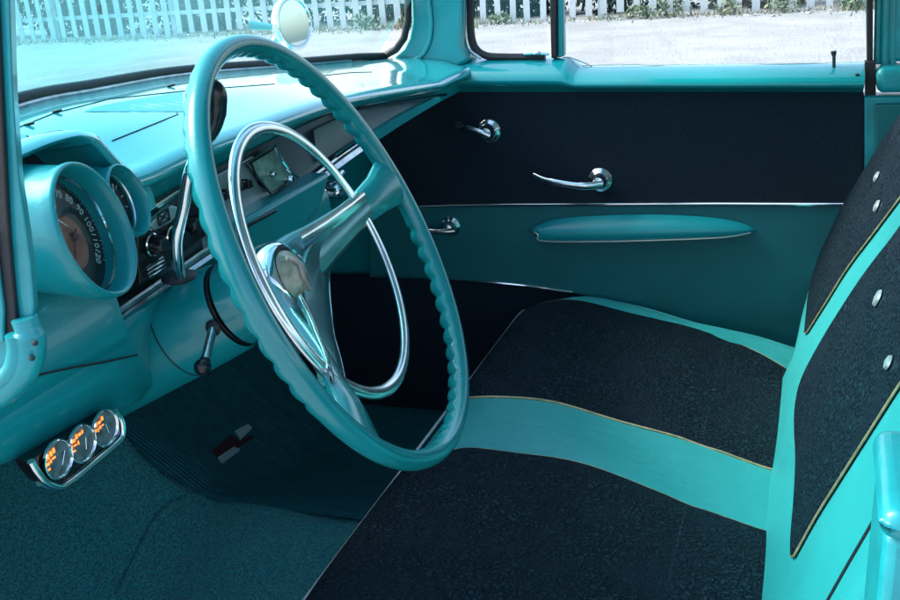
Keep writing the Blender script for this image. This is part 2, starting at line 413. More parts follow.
b = MB(); b.tube([at(524, 53.5, Y=DY + .018), at(536, 52.5, Y=DY + .016), at(549, 54, Y=DY + .016)], [.004, .005, .003], 8); b.ball(at(537, 53, Y=DY + .012), .007, 10, (1.3, .6, .6)); b.build('vent_latch', 'chrome', door)
# armrest
b = MB()
up = cr2([(531, 230), (540, 224), (560, 218.5), (600, 215.5), (660, 214.5), (712, 217.5), (742, 223), (756, 229)], 5)
lo = cr2([(531, 230), (538, 234), (543, 240.5), (600, 241), (660, 239.5), (700, 238), (730, 236), (756, 231)], 5)
rows = []
n = 9
for k in range(n + 1):
    a = k / n; row = []
    for i, ((xu, yu), (xl, yl)) in enumerate(zip(up, lo)):
        e = sin(pi * min(1, max(0, i / (len(up) - 1)))) ** .45
        x = xu + (xl - xu) * a; y = yu + (yl - yu) * a
        row.append(at(x, y, Y=DY - .044 * e * (1 - .45 * i / len(up)) * sin(pi * (a * .62 + .03)) ** .9 - .001))
    rows.append(row)
rows.append([at(x, y, Y=DY + .004) for x, y in lo])
b.grid(rows); b.build('armrest', 'armvinyl', door, angle=70)
ar = bpy.data.objects['armrest']
b = MB(); b.tube([V(p) + V((0, -.001, -.001)) for p in rows[-2]][2:-1], .0016, 6); b.build('armrest_piping', 'silverpipe', door)
# cranks and handle
def escutcheon(b, px, py, r):
    c = at(px, py, Y=DY); b.lathe(c + V((0, .002, 0)), (0, -1, 0), [(0, r), (.003, r), (.006, r * .90), (.008, r * .75), (.012, r * .60), (.018, r * .52), (.027, r * .42), (.03, .0)], 24); return c
b = MB(); c = escutcheon(b, 489, 131, .0265)
b.tube(cr([at(490, 136, Y=DY - .03), at(478, 131, Y=DY - .034), at(466, 127, Y=DY - .03)], 5), [.0065] * 5 + [.0055] * 5 + [.0045], 10, flat=.7)
b.build('window_crank', 'satin', door); wc = b
b = MB(); b.tube([at(463, 127, Y=DY - .02), at(459, 124.5, Y=DY - .055)], [.007, .009], 12); b.build('crank_knob', 'black', door)
b = MB(); escutcheon(b, 600, 180, .0265)
b.tube(cr([at(603, 184, Y=DY - .030), at(585, 186, Y=DY - .042), at(560, 183, Y=DY - .047), at(543, 179, Y=DY - .044), at(533, 174.5, Y=DY - .036)], 6), [.008] * 8 + [.0065] * 8 + [.005] * 8 + [.004], 12, flat=.55)
b.build('door_handle', 'satin', door)
b = MB(); escutcheon(b, 451, 226, .024)
b.tube(cr([at(455, 231, Y=DY - .026), at(440, 232, Y=DY - .032), at(424, 231, Y=DY - .03)], 5), [.007] * 5 + [.006] * 6, 10, flat=.7); b.build('vent_crank', 'satin', door)
b = MB(); c = at(834, 69, Y=DY + .015); b.tube([c, c + V((-.002, 0, .028))], .0032, 10); b.tube([c + V((-.002, 0, .026)), c + V((-.003, 0, .034))], [.0045, .0055], 12); b.build('lock_knob', 'darkrec', door)
b = MB(); c = at(857, 75, Y=DY - .0232); b.ball(at(857, 75, Y=DY - .02), .004, 8); b.build('lock_hole', 'black', door)

# ---------------- far centre pillar and rear quarter
bp_ = empty('centre_pillar', None, parent=car)
b = MB(); b.prism(dpoly([(866, -60), (873, -60), (873, 62), (867, 64)], DY + .03), (0, .04, 0)); b.build('pillar_seal', 'rubber', bp_, bevel=.003)
b = MB()
for i, (x0, x1) in enumerate([(874, 880), (880.5, 889), (889.5, 896)]):
    b.tube([at((x0 + x1) / 2 + 3, -60, Y=DY + .045), at((x0 + x1) / 2, 64, Y=DY + .045)], .0088 if i == 1 else .0065, 10)
b.build('pillar_channel', 'jamb', bp_)
b = MB(); b.prism(dpoly([(876, 70), (884, 68), (960, 66), (960, 92), (877, 93.5)], DY - .012), (0, .09, 0)); b.build('pillar_cap', 'jamb', bp_, bevel=.012, seg=4)
b = MB(); b.prism(dpoly([(865, 62), (876, 62), (876, 96), (865, 96)], DY + .012), (0, .03, 0)); b.build('door_gap', 'rubber', bp_)
b = MB(); b.prism(dpoly([(863, 96), (960, 95), (960, 420), (863, 420)], DY + .002), (0, .05, 0)); b.build('quarter_panel', 'jamb', bp_, bevel=.006)
b = MB(); b.prism(dpoly([(875, 104), (960, 103), (960, 420), (875, 420)], DY - .006), (0, .02, 0)); b.build('quarter_trim', 'doorvinyl', bp_, bevel=.004)

# ---------------- far windscreen pillar
b = MB()
pil = [(407, -70), (470, -70), (464, 0), (463, 45), (470, 60), (461, 66), (459, 71), (420, 69), (395, 67), (380, 62), (392, 57), (403, 48), (408, 38), (411, 22)]
b.prism([at(x, y, Y=DY + .0) for x, y in pil], (0, .07, 0)); b.build('windscreen_pillar', 'paint', car, bevel=.012, seg=4)
b = MB(); b.tube(cr([at(x, y, Y=DY - .004) for x, y in [(429, -40), (429, 0), (431, 25), (428, 45), (418, 58), (400, 62), (372, 60)]], 6), .0045, 8, flat=.6); b.build('pillar_moulding', 'paint', car)
b = MB(); b.tube([at(374, 62, Y=DY - .01), at(384, 68, Y=DY - .012), at(420, 69.5, Y=DY - .012), at(458, 70.5, Y=DY - .012)], .0012, 5); b.build('pillar_joint', 'rubber', car)

# ---------------- dashboard lofted from measured rows (each row a function of Y)
def mkrow(pts):
    P = sorted([at(x, y, X=X) if not isinstance(x, V) else x for x, y, X in pts], key=lambda p: p.y)
    P = sorted(cr(P, 10), key=lambda p: p.y)
    def f(Y):
        if Y <= P[0].y:
            d = (P[1] - P[0]); d = d / max(d.y, 1e-4); return P[0] + V((0, Y - P[0].y, 0))
        for i in range(len(P) - 1):
            if P[i + 1].y >= Y:
                t = (Y - P[i].y) / max(P[i + 1].y - P[i].y, 1e-6); return P[i].lerp(P[i + 1], t)
        return P[-1] + V((0, Y - P[-1].y, 0))
    return f
r_glass = mkrow([(V((-.80, .10, 1.285)), 0, 0), (15, 109, -.88), (100, 90.5, -.93), (190, 75, -.97), (300, 66, -.95), (380, 59, -.90)])
r_top = mkrow([(100, 180, -.665), (146, 168, -.66), (189, 148, -.66), (250, 125, -.66), (320, 101, -.662), (365, 91, -.675), (410, 84, -.69), (440, 80, -.70)])
r_ttop = mkrow([(125, 222, -.69), (153, 205, -.69), (190, 182, -.69), (250, 152, -.69), (300, 128, -.695), (350, 107.5, -.70), (400, 99, -.705), (442, 93, -.71)])
r_tbot = mkrow([(112, 312, -.685), (125, 303, -.685), (200, 251, -.685), (295, 187, -.685), (353, 145, -.69), (395, 118, -.70), (440, 94.5, -.708)])
r_sbot = mkrow([(112, 322, -.68), (128, 312, -.68), (203, 262, -.68), (298, 196, -.68), (356, 154, -.69), (397, 126, -.70), (442, 99, -.706)])
def ystn(a, b_, n): return [a + (b_ - a) * i / n for i in range(n + 1)]
dash = empty('dashboard', None, parent=car, label='turquoise painted dashboard with dark metal trim insert')
NY = 60
def loft(fs, y0, y1, n=NY):
    return [[f(Y) for Y in ystn(y0, y1, n)] for f in fs]
def off(f, dx, dz): return lambda Y: f(Y) + V((dx, 0, dz))
def lerpf(f, g, t, dx=0, dz=0): return lambda Y: f(Y).lerp(g(Y), t) + V((dx, 0, dz))
Y1 = 1.595
b = MB()
b.grid(loft([off(r_glass, -.05, -.02), off(r_glass, 0, .0), lerpf(r_glass, r_top, .35, 0, .006), lerpf(r_glass, r_top, .7, 0, .006), off(r_top, -.03, .003), off(r_top, -.012, .0015), off(r_top, 0, -.003),
             off(r_top, .006, -.010), off(r_top, .004, -.018), off(r_top, -.012, -.024)], .366, Y1))
b.grid(loft([off(r_top, -.012, -.024), off(r_ttop, -.012, .012), off(r_ttop, -.012, -.02)], .40, Y1))
b.grid(loft([off(r_glass, -.05, -.02), off(r_glass, 0, .0), lerpf(r_glass, r_top, .35, 0, .006), off(r_top, -.075, 0.004)], .02, .368, 16))
b.build('dash_top', 'dashpaint', dash, angle=75)
from mathutils.bvhtree import BVHTree
top_tree = BVHTree.FromPolygons([V(v) for v in b.v], b.f)
# recessed seam lines of the defroster / speaker panel pressed into the top
def dt(px, py, lift=.0025):
    h, n_, _, _ = top_tree.ray_cast(CAM, ray(px, py).normalized())
    if h is None: h = at(px, py, X=-.8)
    return h + V((0, 0, lift))
def dline(path, lift):
    out = []
    for (x0, y0), (x1, y1) in zip(path, path[1:]):
        for k in range(10): out.append(dt(x0 + (x1 - x0) * k / 10, y0 + (y1 - y0) * k / 10, lift))
    return out + [dt(*path[-1], lift)]
b = MB()
for path in ([(112, 141), (178, 114.5), (176, 111.8), (84, 112.0)], [(15, 129), (55, 113), (110, 99), (185, 91)], [(222, 88), (275, 84)], [(320, 76), (352, 72.5), (372, 72)]):
    b.tube(dline([p for p in path if p != (84, 112)], .0004), .0006, 5)
b.build_each('top_seam', 'rubber', dash)
b = MB(); 
for t in range(12):
    f0 = t / 12; f1 = (t + 1) / 12
    def e(f, up): return dt(84 + (183 - 84) * f, (111.8 - (111.8 - 92.5) * f ** .7) if up else 111.8, .0006)
    b.add([e(f0, 1), e(f1, 1), e(f1, 0), e(f0, 0)], [(0, 1, 2, 3)])
b.build('top_panel', 'armvinyl', dash, smooth=False)
b = MB()
for p in ((57, 113), (171, 87), (29, 126)):
    c = dt(*p, lift=.0); b.tube([c + V((-.006, 0, .001)), c + V((.004, .004, .003))], .0018, 6)
b.build_each('washer_clip', 'rubber', dash)
# trim insert
b = MB(); b.grid(loft([off(r_ttop, -.004, 0), lerpf(r_ttop, r_tbot, .5, -.006, 0), off(r_tbot, -.002, 0)], .44, 1.40)); b.build('trim_insert', 'alu', dash)
b = MB(); b.tube([off(r_ttop, .010, -.002)(Y) for Y in ystn(.93, 1.43, 30)], .0030, 6); b.tube([off(r_ttop, .0005, -.004)(Y) for Y in ystn(.40, .50, 8)], .003, 6); b.build_each('upper_trim_strip', 'chrome', dash)
b = MB()
b.grid(loft([off(r_tbot, -.004, .004), off(r_tbot, .006, .003), off(r_tbot, .008, 0), lerpf(r_tbot, r_sbot, .35, .006, 0), lerpf(r_tbot, r_sbot, .4, .002, 0), lerpf(r_tbot, r_sbot, .7, .004, 0), off(r_sbot, .006, .001), off(r_sbot, -.006, -.001)], .29, .985))
b.build('lower_trim_strip', 'worn', dash, angle=50)
b = MB(); b.grid(loft([off(r_tbot, -.004, .003), off(r_tbot, .004, .001), off(r_sbot, .005, .0), off(r_sbot, -.006, -.002)], .985, 1.40)); b.build('trim_tail', 'dashpaint', dash, angle=50)
b = MB(); b.grid(loft([lerpf(r_tbot, r_sbot, .42, .0035, 0), lerpf(r_tbot, r_sbot, .62, .0035, 0)], .29, .62)); b.build('trim_inlay', 'black', dash)
# fluted speaker grille to the right
b = MB()
for k in range(34):
    Y = .83 + k * .0052
    b.tube([lerpf(r_ttop, r_tbot, .14, .004)(Y), lerpf(r_ttop, r_tbot, .5, .001)(Y), lerpf(r_ttop, r_tbot, .84, .004)(Y)], .0016, 6)
b.build('speaker_grille', 'grille', dash)
b = MB(); b.tube([lerpf(r_ttop, r_tbot, .92, .006)(Y) for Y in ystn(.87, .99, 6)], .004, 6); b.build('grille_trim', 'chrome', dash)

# lower face: below the strip
def lowz(Y):   # lower edge height
    return at(*((0, 475) if Y < .11 else (100, 428)), X=-.66).z if False else (1.031 + (Y - .105) * (-.165) if Y < .24 else 1.009 + (Y - .238) * (-.225))
def lowprof(Y):
    s = r_sbot(Y); zb = lowz(Y) if Y < .5 else max(lowz(.5), 0)
    if Y > .62: zb = 1.035
    elif Y > .5: zb = lowz(.5) + (1.035 - lowz(.5)) * (Y - .5) / .12
    k = -.060 * exp(-((Y - .46) / .10) ** 2)
    return [s + V((-.006, 0, 0)), s + V((.012 + k * .25, 0, -.006)), s + V((.018 + k * .6, 0, -.018)), V((s.x + .020 + k, Y, s.z * .55 + zb * .45)), V((s.x + .012 + k, Y, zb + .012)), V((s.x + .002 + k, Y, zb)), V((s.x - .05 + k, Y, zb - .002))]
b = MB(); b.grid([lowprof(Y) for Y in ystn(-.01, .80, 54)])
b.build('lower_panel', 'lowpaint', dash, angle=70)
# left end: runs from below the brow to the bottom edge, sweeping into the column
b = MB()
rows = []
for Y in ystn(-.01, .31, 18):
    q = r_sbot(Y)
    rows.append([V((-.74, Y, 1.19)), V((-.70, Y, 1.165)), V((q.x + .012, Y, q.z + .03)), V((q.x + .016, Y, q.z + .0)), V((q.x + .0185, Y, q.z - .018)), V((q.x + .014, Y, q.z - .022))])
rows.append([p + V((-.03, .006, 0)) for p in rows[-1]])
b.grid(rows); b.build('dash_end', 'lowpaint', dash, angle=70)
def lowpt(px, py):
    return at(px, py, X=-.6585)
b = MB(); b.tube([lowpt(x, y) for x, y in [(34, 376), (70, 368), (105, 362), (137, 355)]], .0012, 5); b.build('panel_seam', 'rubber', dash)
# open ashtray-like locker right of the column
b = MB(); b.prism([at(x, y, X=-.655) for x, y in [(238, 223), (331, 172), (322, 205), (300, 232), (262, 262), (240, 262)]], (-.05, 0, 0)); b.build('ash_receiver', 'lowpaint', dash, bevel=.006)
b = MB(); b.prism([at(x, y, X=-.652) for x, y in [(247, 225), (277, 209), (277, 212), (248, 228)]], (-.01, 0, 0)); b.build('receiver_handle', 'black', dash, bevel=.001)
b = MB(); b.lathe(at(340, 190, X=-.665), (1, 0, 0), [(-.02, .013), (0, .013), (.004, .010), (.006, .0)], 20)
b.tube([at(338, 180, X=-.66), at(343, 172, X=-.66)], .004, 8); b.build('ignition_lock', 'chrome', dash)

# cluster brow: hooded arch in front of a dark recess
outer = [(-6, 160), (15, 150), (46, 138), (70, 132), (84, 131), (97, 135), (106, 145), (118, 158), (133, 170), (146, 181), (153, 190), (156, 203)]
inner = [(-6, 172), (17, 161), (46, 148), (68, 141), (80, 140), (92, 144), (101, 153), (112, 165), (126, 177), (138, 188), (146, 199), (149, 212)]
outer = cr2(outer, 4); inner = cr2(inner, 4)
lipO = [at(x, y, X=-.665) for x, y in outer]; lipI = [at(x, y, X=-.662) for x, y in inner]
b = MB(); back = [p + V((-.075, -.012, -.012)) for p in lipO]
b.grid([[p + V((-.09, 0, -.012)) for p in lipI], lipI, [a.lerp(c, .5) + V((.004, 0, 0)) for a, c in zip(lipI, lipO)], lipO, [p + V((-.02, 0, .001)) for p in lipO], back])
b.build('cluster_brow', 'dashpaint', dash, angle=60)
b = MB(); b.prism([at(x, y, X=-.735) for x, y in [(-30, 185), (20, 158), (72, 147), (88, 150), (120, 182), (150, 215), (150, 290), (100, 320), (60, 320)]], (-.01, 0, 0)); b.build('cluster_recess', 'darkrec', dash, smooth=False)
b = MB(); b.lathe(at(90, 161, X=-.732), (1, 0, 0), [(0, .010), (.004, .010), (.004, .007), (.001, .006), (.001, 0)], 20); b.build('recess_screw', 'darkrec', dash)

# ---------------- speedometer pod
spd = empty('speedometer', None, parent=car, label='large round speedometer in a turquoise hooded pod')
yw_, pt_ = radians(14.1), radians(15.7)
ax = V((cos(pt_) * cos(yw_), cos(pt_) * sin(yw_), sin(pt_))); pu = V((-sin(yw_), cos(yw_), 0)); pv = ax.cross(pu)
sc0 = V((-.605, .2294, 1.2222)); SR = .0640
back_ax = V((.93, -.05, -.02)).normalized()
def podgrid(c, r, L):
    """hooded pod: the rear ring runs straight back into the dash, the mouth is tilted up to the driver"""
    rows = []
    def ring(o, q): return [o + (pu * cos(2 * pi * k / 64) + pv * sin(2 * pi * k / 64)) * q for k in range(64)]
    def flat(o, q): o = o + V((0, -.012 * L / .1, 0)); return [o + (V((0, 1, 0)) * cos(2 * pi * k / 64) + V((0, 0, 1)) * sin(2 * pi * k / 64)) * q for k in range(64)]
    rows.append(flat(c - back_ax * L, r * .90))
    a = ring(c - ax * .014, r * 1.0); f0 = rows[0]
    for t in (.3, .6, .85): rows.append([p.lerp(q, t) for p, q in zip(f0, a)])
    rows += [a, ring(c - ax * .004, r), ring(c - ax * .001, r * .985), ring(c, r * .955), ring(c - ax * .002, r * .925), ring(c - ax * .010, r * .89), ring(c - ax * .026, r * .865), ring(c - ax * .032, r * .86)]
    return rows
b = MB(); b.grid(podgrid(sc0, SR, .10), closeu=True); b.build('pod', 'lowpaint', spd, angle=80)
b = MB(); b.lathe(sc0, ax, [(-.031, SR * .87), (-.031, 0)], 48); b.build('dial', 'dial', spd)
b = MB(); b.lathe(sc0 - pu * .004 - pv * .004, ax, [(-.0305, SR * .42), (-.028, SR * .39), (-.0272, 0)], 48); b.build('dial_centre', 'dialmid', spd)
b = MB(); b.lathe(sc0, ax, [(-.0215, SR * .870), (-.019, SR * .855), (-.0215, SR * .845)], 64); b.build('bezel_ring', 'chrome', spd)
b = MB()
for v_ in range(0, 121, 10):
    a = radians(222 - v_ / 120 * 264)
    rad = pu * cos(a) + pv * sin(a); tng = pu * sin(a) - pv * cos(a)
    merge(b, textmesh(str(v_), .0108, sc0 - ax * .030 + rad * SR * .655, tng, rad, None, None, 'n', .0004))
b.build('numerals', 'numeral', spd, smooth=False)
b = MB()
for k in range(0, 61):
    a = radians(222 - k / 60 * 264); q0 = SR * (.79 if k % 5 == 0 else .81); q1 = SR * .845
    d = pu * cos(a) + pv * sin(a); w = (pv * cos(a) - pu * sin(a)) * (.0005 if k % 5 == 0 else .0003)
    c = sc0 - ax * .0304; b.add([c + d * q0 - w, c + d * q1 - w, c + d * q1 + w, c + d * q0 + w], [(0, 1, 2, 3)])
b.build('tick_marks', 'numeral', spd, smooth=False)
a = radians(222); d = pu * cos(a) + pv * sin(a)
b = MB(); b.tube([sc0 - ax * .024 - d * .008, sc0 - ax * .024 + d * SR * .6], [.0012, .0005], 6); b.lathe(sc0, ax, [(-.028, .004), (-.023, .004), (-.022, 0)], 16); b.build('needle', 'red', spd)
b = MB(); b.lathe(sc0, ax, [(-.0205, SR * .85), (-.0185, SR * .5), (-.018, 0)], 48); b.build('lens', 'lens', spd)
# small gauge
gg = empty('fuel_gauge', None, parent=car, label='small round gauge in a turquoise pod beside the speedometer')
g0 = at(131, 199, X=-.640); GR = .0375
b = MB(); b.grid(podgrid(g0, GR, .045), closeu=True); b.build('pod', 'lowpaint', gg, angle=80)
b = MB(); b.lathe(g0, ax, [(-.020, GR * .88), (-.020, 0)], 40); b.build('dial', 'dial', gg)
b = MB()
for k in range(9):
    a = radians(200 - k * 27.5); d = pu * cos(a) + pv * sin(a); w = (pv * cos(a) - pu * sin(a)) * .0005; c = g0 - ax * .019
    b.add([c + d * GR * .55 - w, c + d * GR * .72 - w, c + d * GR * .72 + w, c + d * GR * .55 + w], [(0, 1, 2, 3)])
a = radians(60); d = pu * cos(a) + pv * sin(a); b.tube([g0 - ax * .017 - d * .018, g0 - ax * .017 + d * .022], .0008, 5)
b.build('needle', 'numeral', gg, smooth=False)
b = MB(); b.lathe(g0, ax, [(-.0165, GR * .875), (-.015, GR * .85), (-.0165, GR * .83)], 48); b.build('bezel_ring', 'worn', gg)
ax = V((1, 0, 0))

# ---------------- radio, heater panel and knobs
rad = empty('car_radio', None, parent=car, label='metal faced push-button radio with a greenish dial window')
b = MB(); b.prism([at(x, y, X=-.686) for x, y in [(196, 186), (254, 156), (258, 184), (282, 200), (204, 246)]], (-.006, 0, 0)); b.build('faceplate', 'alulight', rad, bevel=.001)
b = MB()
for x, y in ((224, 197), (229, 194), (239, 188), (244, 186), (250, 184)):
    b.prism([at(x + dx, y + dy, X=-.676) for dx, dy in ((-2, -5), (2, -6 + (x % 3)), (4, 3), (-1, 5))], (-.012, 0, 0))
b.build_each('push_button', 'black', rad, bevel=.001)
b = MB(); b.prism([at(x, y, X=-.678) for x, y in [(250, 163), (275, 146), (296, 176), (272, 193)]], (-.006, 0, 0)); b.build('dial_window', 'radiodial', rad, bevel=.001)
b = MB(); b.tube([at(x, y, X=-.676) for x, y in [(251, 162), (256, 176), (271, 194), (296, 178)]], .0016, 6); b.tube([at(x, y, X=-.676) for x, y in [(249, 164), (275, 148)]], .0014, 6); b.build('dial_frame', 'black', rad)
b = MB(); b.tube(cr([at(x, y, X=-.670) for x, y in [(275, 146), (281, 160), (289, 170), (298, 178)]], 5), .0028, 8); b.build('dial_arc', 'chrome', rad)
b = MB()
for x, y, r in ((268, 174, .004), (286, 179, .0055)):
    b.lathe(at(x, y, X=-.676), (1, 0, 0), [(-.002, r), (.008, r), (.011, r * .6), (.011, 0)], 14)
b.build_each('radio_knob', 'chrome', rad)
ht = empty('heater_control', None, parent=car, label='dark heater panel with round knobs and a silver crest plate')
b = MB(); b.prism([at(x, y, X=-.684) for x, y in [(137, 236), (152, 226), (200, 195), (206, 236), (140, 285)]], (-.006, 0, 0)); b.build('panel', 'black', ht, bevel=.001)
b = MB(); b.prism([at(x, y, X=-.670) for x, y in [(149, 226), (154, 220), (172, 205), (178, 207), (179, 212), (172, 222), (155, 231)]], (-.008, 0, 0)); b.build('crest_plate', 'alulight', ht, bevel=.0015)
b = MB()
c0 = at(164, 217, X=-.6688); ux = (at(174, 211, X=-.6688) - c0).normalized(); uz = (at(163, 211, X=-.6688) - c0).normalized()
for s in (-1, 1):
    b.tube([c0 - ux * .009 * s - uz * .005, c0 + ux * .009 * s + uz * .005], .0009, 5)
    b.tube([c0 - ux * .010 + uz * .0062 * s, c0 + ux * .010 + uz * .0062 * s], .0009, 5); b.tube([c0 + ux * .010 * s - uz * .006, c0 + ux * .010 * s + uz * .006], .0009, 5)
b.build('crest_mark', 'black', ht)
b = MB()
for x, y, r in ((152, 245, .011), (173, 238, .012), (186, 226, .010), (196, 222, .010), (203, 218, .008)):
    b.lathe(at(x, y, X=-.684), (1, 0, 0), [(0, r), (.014, r * .95), (.018, r * .7), (.018, 0)], 20)
b.build_each('control_knob', 'black', ht)
b = MB()
for k in range(4): b.tube([at(146 + k * 1.2, 268 + k * 3.2, X=-.678), at(163 + k * 1.2, 257 + k * 3.2, X=-.678)], .0012, 5)
for x, y, r in ((173, 238, .0135), (152, 245, .012)): b.lathe(at(x, y, X=-.684), (1, 0, 0), [(.001, r), (.002, r + .0015), (.003, r)], 24)
b.build('grille_bars', 'chrome', ht)

# ---------------- steering wheel
WC = V((-.47236, .45823, 1.13519)); WN = V((.9001641, .12650981, .41677315)).normalized()
WU = V((-sin(radians(8)), cos(radians(8)), 0)); WV = WN.cross(WU)
def wp(a, b_, d=0): return WC + WU * a + WV * b_ + WN * d
wheel = empty('steering_wheel', None, parent=car, label='large turquoise steering wheel with finger grips and chrome horn ring')
RR = .2420; r0 = .0112; NT = 432; NS = 16
rows = []
for i in range(NT):
    th = 2 * pi * i / NT; deg = math.degrees(th)
    cdir = WU * cos(th) + WV * sin(th)
    ph = (th * 62 / (2 * pi)) % 1.0
    bump = sin(pi * ph) ** .7
    # smooth stretches where the spokes join
    sm = 1.0
    for sa in (5, 216):
        d = abs((deg - sa + 180) % 360 - 180); sm = min(sm, max(0, min(1, (d - 13) / 5)))
    row = []
    for k in range(NS):
        a = 2 * pi * k / NS          # 0 = outward, 90 = towards the driver, 270 = forward
        back = max(0, -sin(a) * .85 - cos(a) * .35)
        r = r0 * (1 + .10 * max(0, sin(a))) + sm * back * (-.0030 + .0060 * bump)
        row.append(WC + cdir * (RR + r * cos(a) * .93) + WN * (r * sin(a) * 1.05))
    rows.append(row)
b = MB(); b.grid(rows, closeu=True, closev=True); b.build('rim', 'wheelp', wheel, angle=180)
# spokes: dished, wide at the hub
def spoke(deg, nm):
    a0 = radians(deg); d = V((cos(a0), sin(a0), 0)); e = V((-sin(a0), cos(a0), 0))
    stn = [(.02, -.085, .040, .010), (.05, -.079, .036, .012), (.085, -.062, .028, .012), (.13, -.040, .022, .010), (.165, -.025, .020, .009), (.168, -.024, .022, .0105), (.20, -.012, .025, .012), (.235, -.002, .034, .012)]
    def sect(r, dep, w, th):
        return [wp(d.x * r + e.x * w * x, d.y * r + e.y * w * x, dep + th * z) for x, z in ((-1, -.2), (-.96, .35), (-.6, .85), (0, 1), (.6, .85), (.96, .35), (1, -.2), (.7, -.9), (-.7, -.9))]
    b = MB(); b.grid([sect(*s) for s in stn[:5]], closeu=True); b.build('spoke', 'spoke', wheel, angle=60)
    b = MB(); b.grid([sect(*s) for s in stn[4:]], closeu=True); b.build('spoke_end', 'wheelp', wheel, angle=60)
    if deg > 90: return
    s1 = 1
    b = MB(); P = [wp(d.x * r + e.x * w * .55 * s1, d.y * r + e.y * w * .55 * s1, dep + th * 1.0) for r, dep, w, th in stn[1:5]]
    b.tube(cr(P, 4), [.012] * 4 + [.011] * 4 + [.0095] * 4 + [.008], 10, flat=.3); b.build('spoke_trim', 'satin', wheel)
M['spoke'] = mat('teal_metallic_spoke', (.09, .24, .255), .24, metal=.6, coat=.4, vary=(9, .8, 1.2))
spoke(5, 'a'); spoke(216, 'b')
# web joining the two spokes, behind the hub
b = MB()
def wo(px, py, o_): return onplane(px, py, WC + WN * o_, WN)
web = [wo(372, 206, -.026), wo(350, 236, -.050), wo(331, 262, -.068), wo(329, 285, -.074), wo(331, 312, -.070), wo(334, 336, -.058), wo(341, 362, -.040), wo(346, 388, -.022)]
inn = [wo(358, 200, -.022), wo(335, 222, -.040), wo(312, 245, -.058), wo(304, 268, -.066), wo(305, 295, -.064), wo(310, 320, -.052), wo(322, 352, -.036), wo(330, 384, -.018)]
web = cr(web, 5); inn = cr(inn, 5)
b.grid([[p - WN * .014 for p in web], [p - WN * .002 for p in web], [a.lerp(c, .08) + WN * .002 for a, c in zip(web, inn)], [a.lerp(c, .5) + WN * .003 for a, c in zip(web, inn)], inn, [p - WN * .012 for p in inn]])
b.build('hub_web', 'spoke', wheel, angle=60)
b = MB(); b.tube([p + WN * .0005 for p in web], .0012, 6); b.build('web_edge', 'worn', wheel)
b = MB(); P = [wo(300, 300, -.058), wo(309, 318, -.050), wo(318, 340, -.040), wo(327, 362, -.028), wo(333, 386, -.016)]
b.tube(cr(P, 5), [.010, .0105, .011, .011, .0105] + [.010] * 5 + [.009] * 5 + [.008] * 5 + [.006], 10, flat=.35); b.build('lower_spoke_trim', 'worn', wheel)
b = MB(); b.grid([[wo(x, y, o_) + WN * d for x, y, o_ in ((334, 387, -.018), (346, 389, -.020))] for d in (0, .001)] + [[wo(x, y, o_) for x, y, o_ in ((346, 412, -.003), (361, 424, -.006))]]); b.build('spoke_cap', 'wheelp', wheel)
b = MB(); b.lathe(WC, WN, [(-.15, .050), (-.115, .046), (-.100, .043)], 40); b.build('hub', 'wheelp', wheel)
b = MB(); b.lathe(WC, WN, [(-.105, .047), (-.092, .0475), (-.080, .045), (-.072, .0405), (-.0705, .0375), (-.073, .036)], 48); b.build('hub_ring', 'chrome', wheel)
b = MB(); b.lathe(WC, WN, [(-.0745, .0375), (-.073, .0360), (-.0715, .0335), (-.073, .0315)], 48); b.build('hub_inner_ring', 'rubber', wheel)
b = MB(); b.lathe(WC, WN, [(-.075, .0325), (-.069, .029), (-.064, .018), (-.062, 0)], 40); b.build('hub_emblem', 'emblem', wheel)
b = MB()
b.tube(cr([wp(-.008, .022, -.0655), wp(.004, .008, -.0615), wp(-.004, -.006, -.0615), wp(.004, -.022, -.0655)], 5), .0028, 8)
b.tube(cr([wp(.012, .016, -.066), wp(.016, 0, -.066), wp(.011, -.015, -.066)], 5), .0018, 8)
b.build('emblem_relief', 'pink', wheel)
# horn ring
HR = .158
rows = []
for i in range(120):
    th = 2 * pi * i / 120; c = WU * cos(th) + WV * sin(th)
    rows.append([WC + c * (HR + .0078 * cos(a)) + WN * (-.026 + .0046 * sin(a)) for a in [2 * pi * k / 10 for k in range(10)]])
b = MB(); b.grid(rows, closeu=True, closev=True)
b.build('horn_ring', 'satin', wheel, angle=180)
# ---------------- steering column
colm = empty('steering_column', None, parent=car)
b = MB(); b.lathe(WC, WN, [(-.165, .045), (-.158, .051), (-.165, .0535), (-.23, .0575)], 48); b.build('upper_collar', 'lowpaint', colm, angle=60)
b = MB(); b.lathe(WC, WN, [(-.232, .0575), (-.30, .0600), (-.36, .0625), (-.42, .064)], 48); b.build('column_jacket', 'lowpaint', colm, angle=60)
b = MB(); b.lathe(WC, WN, [(-.156, .046), (-.1605, .0472), (-.165, .046)], 48); b.lathe(WC, WN, [(-.2300, .0577), (-.231, .0578), (-.232, .0577)], 48); b.build('joint_ring', 'rubber', colm)
# gear lever: chrome rod bending up behind the rim to a black knob
gl = empty('gear_lever', None, parent=car)
g = [at(181, 276, X=-.62), at(178, 262, X=-.61), at(177, 238, X=-.60), at(184, 205, X=-.585), at(190, 172, X=-.57), at(205, 135, X=-.555)]
b = MB(); b.tube(cr(g, 6), .0062, 12); b.build('rod', 'chrome', gl)
b = MB(); b.tube(cr([at(206, 140, X=-.553), at(213, 122, X=-.548), at(215, 100, X=-.545), at(213, 80, X=-.543)], 5), [.006, .008, .0085, .009, .0095, .010, .0105, .0115, .0115, .0115, .0118, .0118, .0112, .010, .008, .004], 14); b.build('knob', 'black', gl)
b = MB(); b.ball(at(179, 277, X=-.63), .017, 16, (1.1, 1.2, .38)); b.build('collar', 'rubber', gl)
